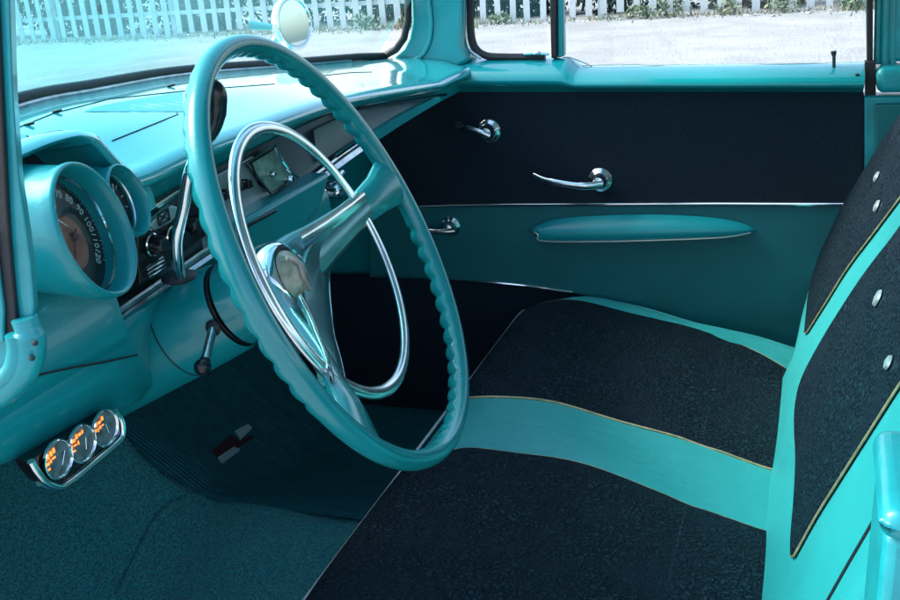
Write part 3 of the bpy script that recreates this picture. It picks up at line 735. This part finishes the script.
# turn signal lever
ts = empty('turn_signal_lever', None, parent=car)
def colhit(px, py, r):
    d = ray(px, py).normalized(); o = CAM - WC
    dp = d - WN * d.dot(WN); op = o - WN * o.dot(WN)
    A_, B_, C_ = dp.dot(dp), 2 * dp.dot(op), op.dot(op) - r * r
    return CAM + d * ((-B_ - sqrt(max(0, B_ * B_ - 4 * A_ * C_))) / (2 * A_))
a_ = colhit(213, 328, .057); b_2 = at(205, 360, Y=a_.y - .045)
b = MB(); b.tube([a_, b_2], .0050, 12); b.build('rod', 'worn', ts)
kn = at(202.5, 367, Y=a_.y - .053)
b = MB(); b.ball(kn, .0092, 16); b.tube([b_2, b_2.lerp(kn, .5)], .0062, 10); b.build('knob', 'black', ts)
b = MB(); b.ball(a_, .0095, 12, (1, .5, 1)); b.build('grommet', 'rubber', ts)

# ---------------- add-on triple gauge under the dash
tg = empty('triple_gauge_panel', None, parent=car, label='chrome panel of three small gauges with glowing amber legends under the dash')
GX = -.652
def gp(px, py, X=GX): return at(px, py, X=X)
outl = cr2([(28, 461), (34, 471), (44, 482), (56, 486), (66, 483), (92, 462), (114, 443), (120, 434), (119, 420), (113, 411)], 4)
outer_ = [gp(*p) for p in outl]
b = MB(); b.prism(outer_, (-.016, 0, 0)); b.build('face_panel', 'black', tg, bevel=.001)
b = MB(); b.tube([p + V((.003, 0, 0)) for p in outer_], .0036, 10); b.tube([p + V((-.004, 0, 0)) for p in outer_[8:-6]], .005, 10); b.build('panel_rim', 'chrome', tg)
gcs = [(57, 459), (81, 443.5), (104, 428)]
for i, (x, y) in enumerate(gcs):
    c = gp(x, y, GX + .002); r = .0178
    b = MB(); b.cur = 0; b.lathe(c, ax, [(.0005, r * 1.10), (.003, r * 1.08), (.0036, r * 1.02), (.0025, r * .95), (.0012, r * .93)], 32)
    b.cur = 1; b.lathe(c, ax, [(.0015, r * .93), (.0015, 0)], 24)
    b.cur = 2
    def q(y0, z0, y1, z1): b.add([c + V((.0025, y0 * r, z0 * r)), c + V((.0025, y1 * r, z0 * r)), c + V((.0025, y1 * r, z1 * r)), c + V((.0025, y0 * r, z1 * r))], [(0, 1, 2, 3)])
    sets = [((-.86, .36, -.62, .66), (-.56, .44, -.36, .72), (-.30, .50, -.14, .78), (-.94, .06, -.70, .24), (-.64, .10, -.52, .30), (-.46, .20, -.20, .32), (-.90, -.22, -.72, -.10)),
            ((-.80, .40, -.50, .58), (-.44, .48, -.28, .74), (-.22, .54, .02, .70), (.08, .56, .20, .76), (-.92, .10, -.78, .32), (-.70, .16, -.46, .26), (-.38, .12, -.26, .34), (-.88, -.12, -.62, -.02)),
            ((-.78, .44, -.64, .66), (-.58, .50, -.30, .64), (-.24, .56, -.06, .80), (-.94, .16, -.74, .34), (-.66, .10, -.58, .32), (-.50, .18, -.36, .36), (-.30, .26, -.10, .34))]
    for y0, z0, y1, z1 in sets[i]: q(y0, z0, y1, z1)
    b.cur = 0; b.tube([c + V((.004, .05 * r, -.35 * r)), c + V((.004, (.45 - .25 * i) * r, .30 * r))], .0005, 5)
    b.build('gauge', ['chrome', 'gaugeface', 'amber'], tg, angle=50)

# ---------------- front bench seat
def zcush(x, y):
    base = .672 - (x + .5) * .149
    crown = .010 * sin(pi * min(1, max(0, (x + .6) / .6)))
    e = min(1, max(0, (x + .58) / .085)); lip = -.034 * (1 - sqrt(max(0, 1 - (1 - e) ** 2)))
    wr = .0035 * sin(9 * y + 22 * x + 2 * sin(7 * y)) * max(0, sin(pi * min(1, max(0, (x + .56) / .52)))) + .004 * exp(-((x + .20 + .35 * (y - .62)) / .018) ** 2) * exp(-((y - .58) / .16) ** 2) - .004 * exp(-((x + .235 + .35 * (y - .62)) / .025) ** 2) * exp(-((y - .58) / .16) ** 2)
    return base + lip + crown * .6 + wr
XF = -.578; XB = -.0
def frontx(y):          # rounded front corners
    c = 1.592; r = .13
    if y > c - r: return XF + (r - sqrt(max(0, r * r - (y - (c - r)) ** 2)))
    return XF
seat = empty('front_bench_seat', None, parent=car, label='bench seat in black brocade with turquoise vinyl bands and gold piping')
b = MB(); rows = []
ys = ystn(.33, 1.45, 40) + [1.45 + .142 * sin(pi / 2 * k / 14) for k in range(1, 15)]
for y in ys:
    fx = frontx(y); row = [V((fx + .02, y, .40)), V((fx - .002, y, .56)), V((fx - .004, y, zcush(-.53, y) - .04))]
    for k in range(26):
        x = fx + (XB - fx) * (k / 25) ** 1.3
        zz = zcush(max(x - (fx - XF), XF), y)
        ed = max(0, y - 1.57) / .022; zz -= .012 * ed * ed
        yt = y if y < 1.40 else 1.40 + (y - 1.40) * (1 - .42 * min(1, max(0, (x + .45) / .43)))
        row.append(V((x, yt, zz)))
    rows.append(row)
b.grid(rows); b.grid([[V((p.x, p.y, .40)) for p in rows[-1][3:]], rows[-1][3:]])
b.build('cushion', 'vinyl', seat, angle=80)
def cpt(px, py, lift=.0):
    P = onfield(px, py, lambda x, y: zcush(max(x, XF), y), .65); return P + V((0, 0, lift))
def cushion_panel(ylo, yhi, nm, xr=-.0):
    """cloth panel laid 4 mm proud between two boundary curves Y=ylo(x), yhi(x)"""
    rows = []; N = 34
    for i in range(N + 1):
        x = XF + .001 + (xr - XF) * (i / N) ** 1.4; row = []
        for j in range(31):
            t = j / 30; y = ylo(x) + (yhi(x) - ylo(x)) * t
            fx = frontx(y); xx = max(x, fx)
            puff = .0035 + .010 * (1 - (2 * t - 1) ** 4)
            zz = zcush(max(XF, xx - (fx - XF) * (1 - min(1, (xx - fx) / .1))), y) + puff
            zz -= .004 * exp(-((xx + .147) / .012) ** 2)
            row.append(V((xx - .001, y, zz)))
        rows.append(row)
    f = [[p + V((-.002, 0, -.05)) for p in rows[0]]]
    b = MB(); b.grid(f + rows); o = b.build(nm, 'fabric', seat, angle=80); return rows
def interp(pts):
    pts = sorted(pts)
    def f(x):
        if x <= pts[0][0]: return pts[0][1]
        for i in range(len(pts) - 1):
            if x <= pts[i + 1][0]:
                t = (x - pts[i][0]) / (pts[i + 1][0] - pts[i][0]); t = t; return pts[i][1] + (pts[i + 1][1] - pts[i][1]) * t
        return pts[-1][1]
    return f
def pxcurve(px):
    P = cr([cpt(*p) for p in px], 6); return interp([(p.x, p.y) for p in P])
far_hi = pxcurve([(512, 321), (522, 311), (538, 304.5), (560, 301), (590, 303.5), (640, 314.5), (670, 323), (721, 338), (759, 354), (788, 371)])
far_lo = pxcurve([(463, 399), (480, 398), (560, 404), (650, 430), (770, 470)])
near_hi = pxcurve([(452, 452), (480, 450), (560, 460), (650, 490), (760, 531)])
R1 = cushion_panel(far_lo, far_hi, 'cushion_cloth')
R2 = cushion_panel(lambda x: .39, near_hi, 'cushion_cloth')
b = MB()
for RW, j in ((R1, 0), (R1, -1), (R2, -1), (R2, 0)):
    b.tube([r[j] + V((0, 0, -.002)) for r in RW], .0023, 6)
b.build_each('cushion_piping', 'piping', seat)
b = MB(); b.tube([V((frontx(y) - .004, y, zcush(max(XF, XF + .004), y) + .002)) for y in ys if y < 1.50], .0028, 6); b.build('front_piping', 'silverpipe', seat)
b = MB()
def seamz(y):
    lo, hi = (far_lo(-.147), far_hi(-.147)) if y > 1 else (.39, near_hi(-.147)); t = (y - lo) / (hi - lo)
    return V((-.147, y, zcush(-.147, y) + .0035 + .010 * (1 - (2 * t - 1) ** 4) - .0028))
for y0, y1 in ((1.06, 1.44), (.50, .84)):
    b = MB(); b.tube([seamz(y0 + (y1 - y0) * q / 40) for q in range(41)], .0009, 5); b.build('cross_seam', 'thread', seat)
# backrest
RB = radians(19.5)
B0 = V((-.035, 0, .60)); BU = V((sin(RB), 0, cos(RB))); BN = V((-cos(RB), 0, sin(RB)))
def bb(px, py):
    P = onplane(px, py, B0, BN); return (P.y, (P - B0).dot(BU))
def bw(y, s, d=0):
    return B0 + V((0, y, 0)) + BU * s + BN * d
HB = .60
def backd(y, s):        # crown of the face
    return .004 * sin(pi * min(1, max(0, s / HB)))
sil = [bb(*p) for p in [(795, 350), (799, 325), (808, 290), (818, 258), (830, 230), (846, 200), (862, 171), (900, 112), (930, 66)]]
silf = interp([(s, y) for y, s in sil])     # far edge Y as a function of height
b = MB(); rows = []
for i in range(41):
    s = -.05 + (HB + .05) * i / 40
    ye = silf(max(s, sil[0][1])) if s > sil[0][1] else sil[0][0]
    ye = min(ye, 1.625)
    rows.append([bw(.33, s, -.13), bw(.325, s, -.02), bw(.335, s, -.004)] + [bw(.35 + (ye - .362) * (j / 24), s, 0) for j in range(25)] + [bw(ye - .004, s, -.003), bw(ye, s, -.013), bw(ye - .003, s, -.14)])
def depth(p): return (p - B0).dot(BN)
top_ = rows[-1]
rows.append([p + BU * .012 + BN * max(-.03, -.13 - depth(p)) for p in top_])
rows.append([p + BU * .012 + BN * (-.11 - depth(p)) for p in top_]); rows.append([p + BU * .0 + BN * (-.14 - depth(p)) for p in top_])
b.grid(rows); b.build('backrest', 'vinyl', seat, angle=70)
def backpanel(poly, nm, d=.006):
    """cloth inlay from a closed outline, domed slightly, filled by bmesh"""
    P = [bw(y, s, 0) for y, s in poly]; b = MB(); n_ = len(P); c = sum(P, V((0, 0, 0))) / n_
    b.add([p + BN * d for p in P] + [p - BN * .004 for p in P], [tuple(range(n_))] + [(i, (i + 1) % n_, n_ + (i + 1) % n_, n_ + i) for i in range(n_)])
    o = b.build(nm, 'fabric', seat, bevel=.003); return [p + BN * (d * .6) for p in P]
pA = [bb(*p) for p in cr2([(945, 55), (899, 120), (880, 149), (862, 178), (844, 208), (830, 236), (818, 266), (811, 292), (808, 318), (806.5, 334)], 3)] + [bb(*p) for p in cr2([(809, 333), (828, 303), (850, 268), (875, 235), (899, 203), (945, 140)], 3)]
pB = [bb(*p) for p in cr2([(945, 168), (900, 232), (872, 268), (850, 300), (825, 340), (805, 378), (798, 405), (797, 430), (798.5, 460), (797, 500), (794, 540), (794, 558)], 3)] + [bb(*p) for p in cr2([(797, 557), (818, 519), (840, 484), (868, 440), (900, 390), (945, 322)], 3)]
QA = backpanel(pA, 'backrest_cloth'); QB = backpanel(pB, 'backrest_cloth')
b = MB()
for Q in (QA, QB): b.tube(Q, .0015, 6)
b.build_each('backrest_piping', 'piping', seat)
b = MB()
for (x0, y0, x1, y1, r) in [(879, 184, 884, 173, .005), (879, 214, 885, 202, .005), (880, 309, 888, 292, .009), (893, 373, 899, 358, .008)]:
    A_ = onplane(x0, y0, B0, BN) + BN * .008; C_ = onplane(x1, y1, B0, BN) + BN * .008
    b.lathe((A_ + C_) / 2, BN, [(0, (A_ - C_).length * .5), (.003, (A_ - C_).length * .42), (.005, 0)], 16)
b.build_each('upholstery_button', 'silverpipe', seat)
b = MB(); P = [onplane(x, y, B0, BN) + BN * .0005 for x, y in [(828, 602), (850, 563), (874, 522), (900, 477)]]; b.tube(P, .0022, 6); b.build('side_seam', 'rubber', seat)

# ---------------- near door post at lower right
post = empty('near_door_post', None, parent=car)
c = at(877, 450, Y=.03)
b = MB(); b.box((c.x, -.05, .3), (c.x + .12, .03, c.z - .002)); b.build('post', 'jamb', post, bevel=.006, seg=3)
t = at(873, 424, Y=.035); t2 = at(873, 452, Y=.035)
b = MB(); b.box((t.x, -.055, t2.z), (t.x + .13, .035, t.z)); b.build('post_cap', 'jamb', post, bevel=.012, seg=4)

# ---------------- near windscreen pillar and door jamb at left
jm = empty('near_windscreen_pillar', None, parent=car)
def jp(pts, y): return [at(x, yy, Y=y) for x, yy in pts]
RD = V((-.034, .040, -.010))
b = MB(); b.prism(jp(cr2([(-60, -60), (-50, 60), (-40, 200), (-30, 325)], 3) + cr2([(35, 318), (33, 283), (29, 245), (24, 210), (19, 175), (15, 120), (12.5, 80), (10, 0), (8, -60)], 3), .0), RD); b.build('pillar', 'jamb', jm, bevel=.0025)
b = MB(); b.prism(jp(cr2([(-60, -60), (-50, 60), (-45, 200), (-40, 342)], 3) + cr2([(17, 338), (16, 322), (11, 272), (7, 220), (3.5, 150), (0, 80), (-4, 0), (-8, -60)], 3), -.004), (0, .004, 0)); b.build('rubber_seal', 'rubber', jm, bevel=.001)
b = MB(); b.prism(jp([(-60, 230), (-40, 342), (3, 342), (3, 310), (-1, 280), (-6, 230)], -.007), (0, .003, 0)); b.build('inner_jamb', 'jamb', jm, bevel=.001)
b = MB(); pth = cr([at(x, y, Y=-.004) for x, y in [(24, 318), (29, 333), (30, 350), (24, 368), (13, 381), (-3, 394), (-30, 408)]], 5)
b.tube(pth, [.0085] * 5 + [.0105] * 21 + [.010] * 5, 14); b.build('dogleg', 'jamb', jm)
b = MB(); pth = cr([at(x, y, Y=-.01) for x, y in [(15, 335), (17, 350), (14, 366), (6, 377), (-8, 386), (-40, 398)]], 5); b.tube(pth, .0065, 10); b.build('inner_lip', 'jamb', jm)
b = MB(); pth = cr([at(x, y, Y=-.006) for x, y in [(20, 338), (22, 352), (18, 368), (9, 380), (-6, 390), (-40, 404)]], 5); b.tube(pth, .0028, 8); b.build('lip_gap', 'rubber', jm)
b = MB(); b.prism(jp([(-60, 335), (8, 335), (13, 345), (12, 362), (4, 372), (-60, 392)], .0), (0, .02, 0)); b.build('jamb_face', 'jamb', jm, bevel=.003)
b = MB()
for x, y in ((35, 343), (32, 358)): b.ball(at(x, y, Y=-.0135), .0022, 8)
b.build_each('jamb_screw', 'darkrec', jm)

# ---------------- windscreen, gasket, wipers
b = MB(); rows = []
gy = ystn(.05, 1.60, 36)
for k in range(9):
    t = k / 8
    rows.append([r_glass(Y) * (1 - t) + (V((-.36 - .0 * Y, .8 + (Y - .8) * .86, 1.64))) * t + V((-.05 * sin(pi * t), 0, .0)) for Y in gy])
rows = [[p + V((-.012, 0, .012)) for p in r] for r in rows]
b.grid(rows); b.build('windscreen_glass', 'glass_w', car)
b = MB(); gpth = [r_glass(Y) + V((-.010, 0, .008)) for Y in gy if Y < 1.53] + [at(x, y, Y=DY - .01) for x, y in [(384, 56), (396, 49), (404, 38), (408, 20), (408, -30)]]
b.tube(gpth, .008, 10); b.build('windscreen_gasket', 'rubber', car)
b = MB(); b.tube([p + V((.009, 0, -.006)) for p in gpth if p.y < 1.5], .003, 8); b.build('gasket_moulding', 'worn', car)
def outp(px, py, X, dz=0): return at(px, py, X=X) + V((0, 0, dz))
for seg_ in ([(12, 100), (40, 92), (70, 86.5), (97, 84)], [(275, 66), (330, 60), (370, 57)]):
    P = [at(x, y, X=-1.02) for x, y in seg_]
    wprt = empty('windscreen_wiper', None, parent=car)
    b = MB(); b.tube(cr(P, 4), .0045, 8); b.build('wiper_arm', 'satin', wprt)
    b = MB(); b.tube([p + V((-.004, 0, -.007)) for p in P], .003, 6); b.build('wiper_blade', 'rubber', wprt)

# ---------------- body shell
shell = empty('body_shell', None, parent=car)
b = MB(); rows = []
for Y in ystn(-.12, 1.82, 24):
    s = (Y - .85) / .97; dr = .05 * s * s
    rows.append([V((-.99, Y, 1.235 - dr)), V((-1.1, Y, 1.195 - dr)), V((-1.5, Y, 1.10 - dr)), V((-2.1, Y, .98 - dr)), V((-2.5, Y, .88 - dr)), V((-2.62, Y, .76 - dr)), V((-2.62, Y, .5))])
b.grid(rows); b.build('bonnet', 'paint', shell)
b = MB()
for y0 in (-.14, 1.72):
    b.prism([V((-2.6, y0, .35)), V((-.95, y0, .35)), V((-.95, y0, 1.09)), V((-1.4, y0, 1.03)), V((-2.6, y0, .86))], (0, .12, 0))
b.build_each('wing', 'paint', shell, bevel=.04, seg=4)
b = MB(); rows = []
for Y in ystn(0.0, 1.68, 20):
    s = (Y - .84) / .84; dr = .09 * abs(s) ** 3
    rows.append([V((x, Y, 1.70 - dr - .05 * ((x - .9) / 1.3) ** 2)) for x in ystn(-.38, 2.3, 16)])
b.grid(rows); b.build('roof', 'paint', shell, solid=.02)
b = MB(); b.grid([[p - V((0, 0, .03)) for p in r[1:-1]] for r in rows[1:-1]]); b.build('headliner', 'headliner', shell)
b = MB(); b.box((-1.5, 1.66, .25), (2.4, 1.72, 1.09)); b.build('far_side_panel', 'paint', shell, bevel=.02)
b = MB(); b.box((.115, 1.64, 1.16), (.16, 1.68, 1.64)); b.build('far_post', 'jamb', shell, bevel=.008)
b = MB(); b.box((1.75, .0, .3), (1.80, 1.68, 1.2)); b.build('rear_bulkhead', 'blackpanel', shell)
b = MB(); b.box((.95, .1, .35), (1.6, 1.58, .66)); b.build('rear_seat', 'vinyl', shell, bevel=.05, seg=4)
b = MB(); b.box((.06, -.06, .28), (2.4, -.0, 1.06)); b.build('near_side_panel', 'paint', shell, bevel=.02)
b = MB(); b.box((-1.0, -.06, .24), (.06, .05, .36)); b.build('door_step', 'jamb', shell, bevel=.01)
b = MB(); b.box((-1.66, 0, .3), (-1.62, 1.66, .93)); b.build('bulkhead', 'blackpanel', shell)
b = MB(); b.prism([V((-1.62, .0, .3)), V((-.72, .0, .3)), V((-.72, .0, 1.02)), V((-.80, .0, 1.19)), V((-.98, .0, 1.12)), V((-1.62, .0, .98))], (0, .03, 0)); b.build('near_kick_panel', 'blackpanel', shell)

# ---------------- floor carpet with tunnel
def zfloor(x, y):
    z = .33 + .10 * exp(-((y - .95) / .19) ** 2)
    if x < -1.08: z += (-1.08 - x) * .75
    return z
b = MB(); rows = []
for i in range(70):
    x = -1.60 + i * .035
    rows.append([V((x, y, zfloor(x, y) + .006 * sin(x * 17 + y * 9) * sin(y * 13 - x * 5))) for y in ystn(.02, 1.64, 54)])
b.grid(rows); b.build('carpet', 'carpet', car)
def fpt(px, py, lift=0): 
    P = onfield(px, py, zfloor, .4); return V((P.x, P.y, zfloor(P.x, P.y) + lift))
b = MB(); b.tube(cr([fpt(x, y, .004) for x, y in [(190, 500), (165, 514), (150, 535), (137, 562), (120, 595)]], 5), .008, 8); b.build('carpet_fold', 'carpet', car)

# ================================================================== things in and around the car
mt = empty('rubber_floor_mat', (-1.1, 1.2, .35), 'dark blue ribbed rubber mat with a small badge on the teal carpet', 'floor mat')
edge = interp([(p.x, p.y) for p in cr([fpt(x, y) for x, y in [(100, 405), (122, 432), (140, 455), (162, 474), (190, 491), (220, 502), (280, 510), (360, 521), (420, 527)]], 4)])
b = MB(); rows = []
for i in range(50):
    x = -1.58 + i * .028; y0 = edge(x)
    rows.append([V((x, y0, zfloor(x, y0) + .003))] + [V((x, y, zfloor(x, y) + .013)) for y in [y0 + (1.60 - y0) * j / 40 for j in range(41)]])
b.grid(rows); b.build('mat_sheet', 'floormat', mt)
b = MB()
def mpoly(pts, lift): return [fpt(x, y, lift) for x, y in pts]
b.prism(mpoly([(236, 438), (249, 431), (253, 434), (241, 446)], .014), (0, 0, .004)); b.prism(mpoly([(219, 465), (235, 454), (241, 456), (223, 470)], .014), (0, 0, .004)); b.build('badge', 'badge', mt)
b = MB(); b.prism(mpoly([(213, 457), (232, 441), (240, 447), (252, 441), (254, 444), (240, 453), (235, 453), (218, 464)], .0135), (0, 0, .002)); b.build('badge_backing', 'red', mt)

# exterior round mirror on the far wing (part of the car)
mir = empty('side_mirror', None, parent=car)
mc = at(293, 23, Y=1.76); md = V((.96, -.22, .08)).normalized()
b = MB(); b.lathe(mc, md, [(-.045, 0), (-.042, .024), (-.03, .047), (-.012, .061), (0, .065), (.006, .063), (.007, .058), (.003, .053)], 40); b.build('mirror_shell', 'chrome', mir)
b = MB(); b.lathe(mc, md, [(.0045, .0535), (.005, .03), (.005, 0)], 40); b.build('mirror_glass', 'mirror', mir)
b = MB(); b.tube(cr([mc - md * .035, mc + V((-.07, .01, -.06)), mc + V((-.10, .0, -.16))], 5), .009, 10); b.prism([mc + V((-.14, -.03, -.17)), mc + V((-.05, -.03, -.17)), mc + V((-.05, .03, -.17)), mc + V((-.14, .03, -.17))], (0, 0, .02)); b.build('mirror_stalk', 'chrome', mir)
b = MB(); b.tube([mc + V((-.115, -.0, -.0)), mc + V((-.03, -.0, -.012))], [.012, .006], 10); b.build('mirror_clamp', 'paint', mir)

# ---------------- outside
b = MB(); b.add([(-300, -300, 0), (300, -300, 0), (300, 300, 0), (-300, 300, 0)], [(0, 1, 2, 3)]); g = b.build('ground', 'asphalt', None, smooth=False); g['kind'] = 'structure'
FY = 15.9
fence = empty('picket_fence', (-8, FY, 0), 'white painted wooden picket fence across the road', 'fence')
proto = MB(); w = .054; th = .02; H = 1.45
proto.prism([V((-w, 0, 0)), V((w, 0, 0)), V((w, 0, H)), V((0, 0, H + .09)), V((-w, 0, H))], (0, th, 0))
po = proto.build('picket', 'fence', None, smooth=False)
x = -19.5; i = 0; first = True
while x < 2.2 and i < 99:
    o = po if first else po.copy()
    if not first: col.objects.link(o)
    first = False
    o.parent = fence; o.matrix_parent_inverse = Matrix.Translation(-fence.location)
    o.location = (x, FY + .02 * sin(x), .04 + .035 * sin(x * 1.7) + random.uniform(-.02, .02)); o.rotation_euler = (0, random.gauss(0, .018), random.uniform(-.05, .05)); o.scale = (random.uniform(.88, 1.1), 1, random.uniform(.96, 1.03))
    x += .255 + random.uniform(-.02, .02); i += 1
for z in (.42, 1.15):
    b = MB(); b.box((-19.8, FY + .028, z - .035), (2.3, FY + .065, z + .035)); b.build('rail', 'fence', fence, smooth=False)
for k in range(9):
    b = MB(); X = -19.2 + k * 2.65; b.box((X - .045, FY + .07, 0), (X + .045, FY + .15, 1.4)); b.build('post', 'fence', fence, smooth=False)

def leafcloud(b, c, rx, ry, rz, n, s):
    for _ in range(n):
        while True:
            p = V((random.uniform(-1, 1), random.uniform(-1, 1), random.uniform(-1, 1)))
            if p.length < 1: break
        q = c + V((p.x * rx, p.y * ry, p.z * rz)); q.z = max(q.z, .01)
        u = V((random.gauss(0, 1), random.gauss(0, 1), random.gauss(0, 1))).normalized(); w = u.orthogonal().normalized(); l = s * random.uniform(.6, 1.4)
        b.add([q - u * l, q + w * l * .45, q + u * l, q - w * l * .45], [(0, 1, 2, 3)])
lab = ['low dark shrub behind the pickets beyond the windscreen', 'dark leafy shrub behind the pickets', 'dense dark bush showing between the pickets']
k = 0
X = -19
protos = []
for v_ in range(3):
    b = MB()
    for _ in range(16): leafcloud(b, V((random.uniform(-.9, .9), random.uniform(-.3, .4), random.uniform(.15, 1.7))), .5, .45, .4, 130, .06)
    t = MB()
    for _ in range(6):
        x0 = random.uniform(-.7, .7); t.tube([V((x0 * .5, 0, 0)), V((x0, random.uniform(-.2, .2), 1.3))], [.025, .01], 6)
    protos.append((b, t))
first_m = {}
while X < 3:
    vi = k % 3
    e = empty('shrub', (X, FY + 1.1 + random.uniform(0, .5), 0), 'dark leafy shrub growing behind the white picket fence', 'shrub', group='shrubs behind the picket fence')
    if vi not in first_m:
        o = protos[vi][0].build('foliage', 'leaf', None, smooth=False); o2 = protos[vi][1].build('stem', 'stem', None); first_m[vi] = (o, o2)
    else:
        o, o2 = [q.copy() for q in first_m[vi]]; col.objects.link(o); col.objects.link(o2)
    o.parent = e; o2.parent = e; e.rotation_euler = (0, 0, random.choice((0, pi)) + random.uniform(-.3, .3)); e.scale = (1, 1, random.uniform(.9, 1.2))
    X += 1.35; k += 1
# ground cover along the foot of the fence
b = MB(); b2 = MB(); random.seed(3)
for _ in range(2600):
    x = random.uniform(-19.5, 2); dens = .5 + .5 * sin(x * 1.3) * sin(x * .57 + 1)
    if random.random() > .25 + .75 * dens: continue
    y = FY - abs(random.gauss(0, .32)) + .1; h = random.uniform(.03, .16) * (1.3 if dens > .6 else .8)
    (b if random.random() < .55 else b2).add([(x - .012, y, 0), (x + .012, y, 0), (x + random.uniform(-.08, .08), y + random.uniform(-.08, .08), h)], [(0, 1, 2)])
o = b.build('grass', 'weed', None, smooth=False); o['kind'] = 'stuff'
o = b2.build('dry_grass', 'dry', None, smooth=False); o['kind'] = 'stuff'
b = MB()
for _ in range(1500):
    x = random.uniform(-19.5, 2.2); y = FY - abs(random.gauss(0, .45)) + .15; s = random.uniform(.01, .045)
    P = [V((x + random.uniform(-s, s), y + random.uniform(-s, s), random.uniform(0, s * .8))) for _ in range(5)]
    b.add(P, [(0, 1, 2), (0, 2, 3), (0, 3, 4), (1, 2, 4), (0, 1, 4), (2, 3, 4)])
o = b.build('gravel', 'fence', None, smooth=False); o['kind'] = 'stuff'
# leafy weeds one can tell apart
for (px, s, lb) in [(640, .22, 'green leafy weed at the fence foot seen through the middle of the door window'), (668, .30, 'largest bright green weed clump at the fence foot'), (726, .22, 'green weed clump at the fence foot right of the largest clump'),
                    (782, .26, 'upright green and yellow weed by the pickets near the right end'), (851, .18, 'low green weed at the right end of the fence'), (410, .22, 'weed at the fence foot just left of the windscreen pillar'), (366, .3, 'pale straggling weed clump beside the round mirror'), (500, .2, 'small weed at the fence foot seen through the vent window')]:
    P = at(px, 22 if px > 470 else 32, Z=.05); P.y = min(P.y, FY - .12)
    q = at(px, 18, Y=FY - .15)
    e = empty('weed', (q.x, FY - .2, 0), lb, 'weed', group='weeds along the fence')
    b = MB(); leafcloud(b, V((q.x, FY - .2, s * .5)), s * 1.0, s * .5, s * .5, 80, .045); b.build('foliage', 'weed', e, smooth=False)

# ------------------------------------------------------------------ camera, light, view
cd = bpy.data.cameras.new('camera'); cam = bpy.data.objects.new('camera', cd); col.objects.link(cam); sc.camera = cam
cam.matrix_world = Matrix.Translation(CAM) @ R.to_4x4()
cd.sensor_fit = 'HORIZONTAL'; cd.sensor_width = 36; cd.lens = F / 900 * 36; cd.shift_y = (CY - 300) / 900; cd.clip_start = .02; cd.clip_end = 1000
w = bpy.data.worlds.new('World'); sc.world = w; w.use_nodes = True; nt = w.node_tree
bg = nt.nodes['Background']; sk = nt.nodes.new('ShaderNodeTexSky'); sk.sky_type = 'NISHITA'; sk.sun_disc = False
EL = radians(46); AZ = radians(272)
sk.sun_elevation = EL; sk.sun_rotation = AZ; sk.air_density = 1.0; sk.dust_density = 3.0; sk.ozone_density = 1.0
nt.links.new(sk.outputs[0], bg.inputs[0]); bg.inputs[1].default_value = .15
sd = bpy.data.lights.new('sun', 'SUN'); so = bpy.data.objects.new('sun', sd); col.objects.link(so); sd.energy = 1.5; sd.angle = radians(30); sd.color = (1, .99, .97)
# sky texture: rotation measured clockwise from +Y
sdir = V((sin(AZ) * cos(EL), cos(AZ) * cos(EL), sin(EL)))
so.rotation_euler = (-sdir).to_track_quat('-Z', 'Y').to_euler()
so.location = (0, -3, 6)
vs = sc.view_settings; vs.view_transform = 'Standard'; vs.look = 'None'; vs.exposure = 1.75; vs.gamma = 1; vs.use_curve_mapping = False
sc.cycles.max_bounces = 8; sc.cycles.transparent_max_bounces = 8
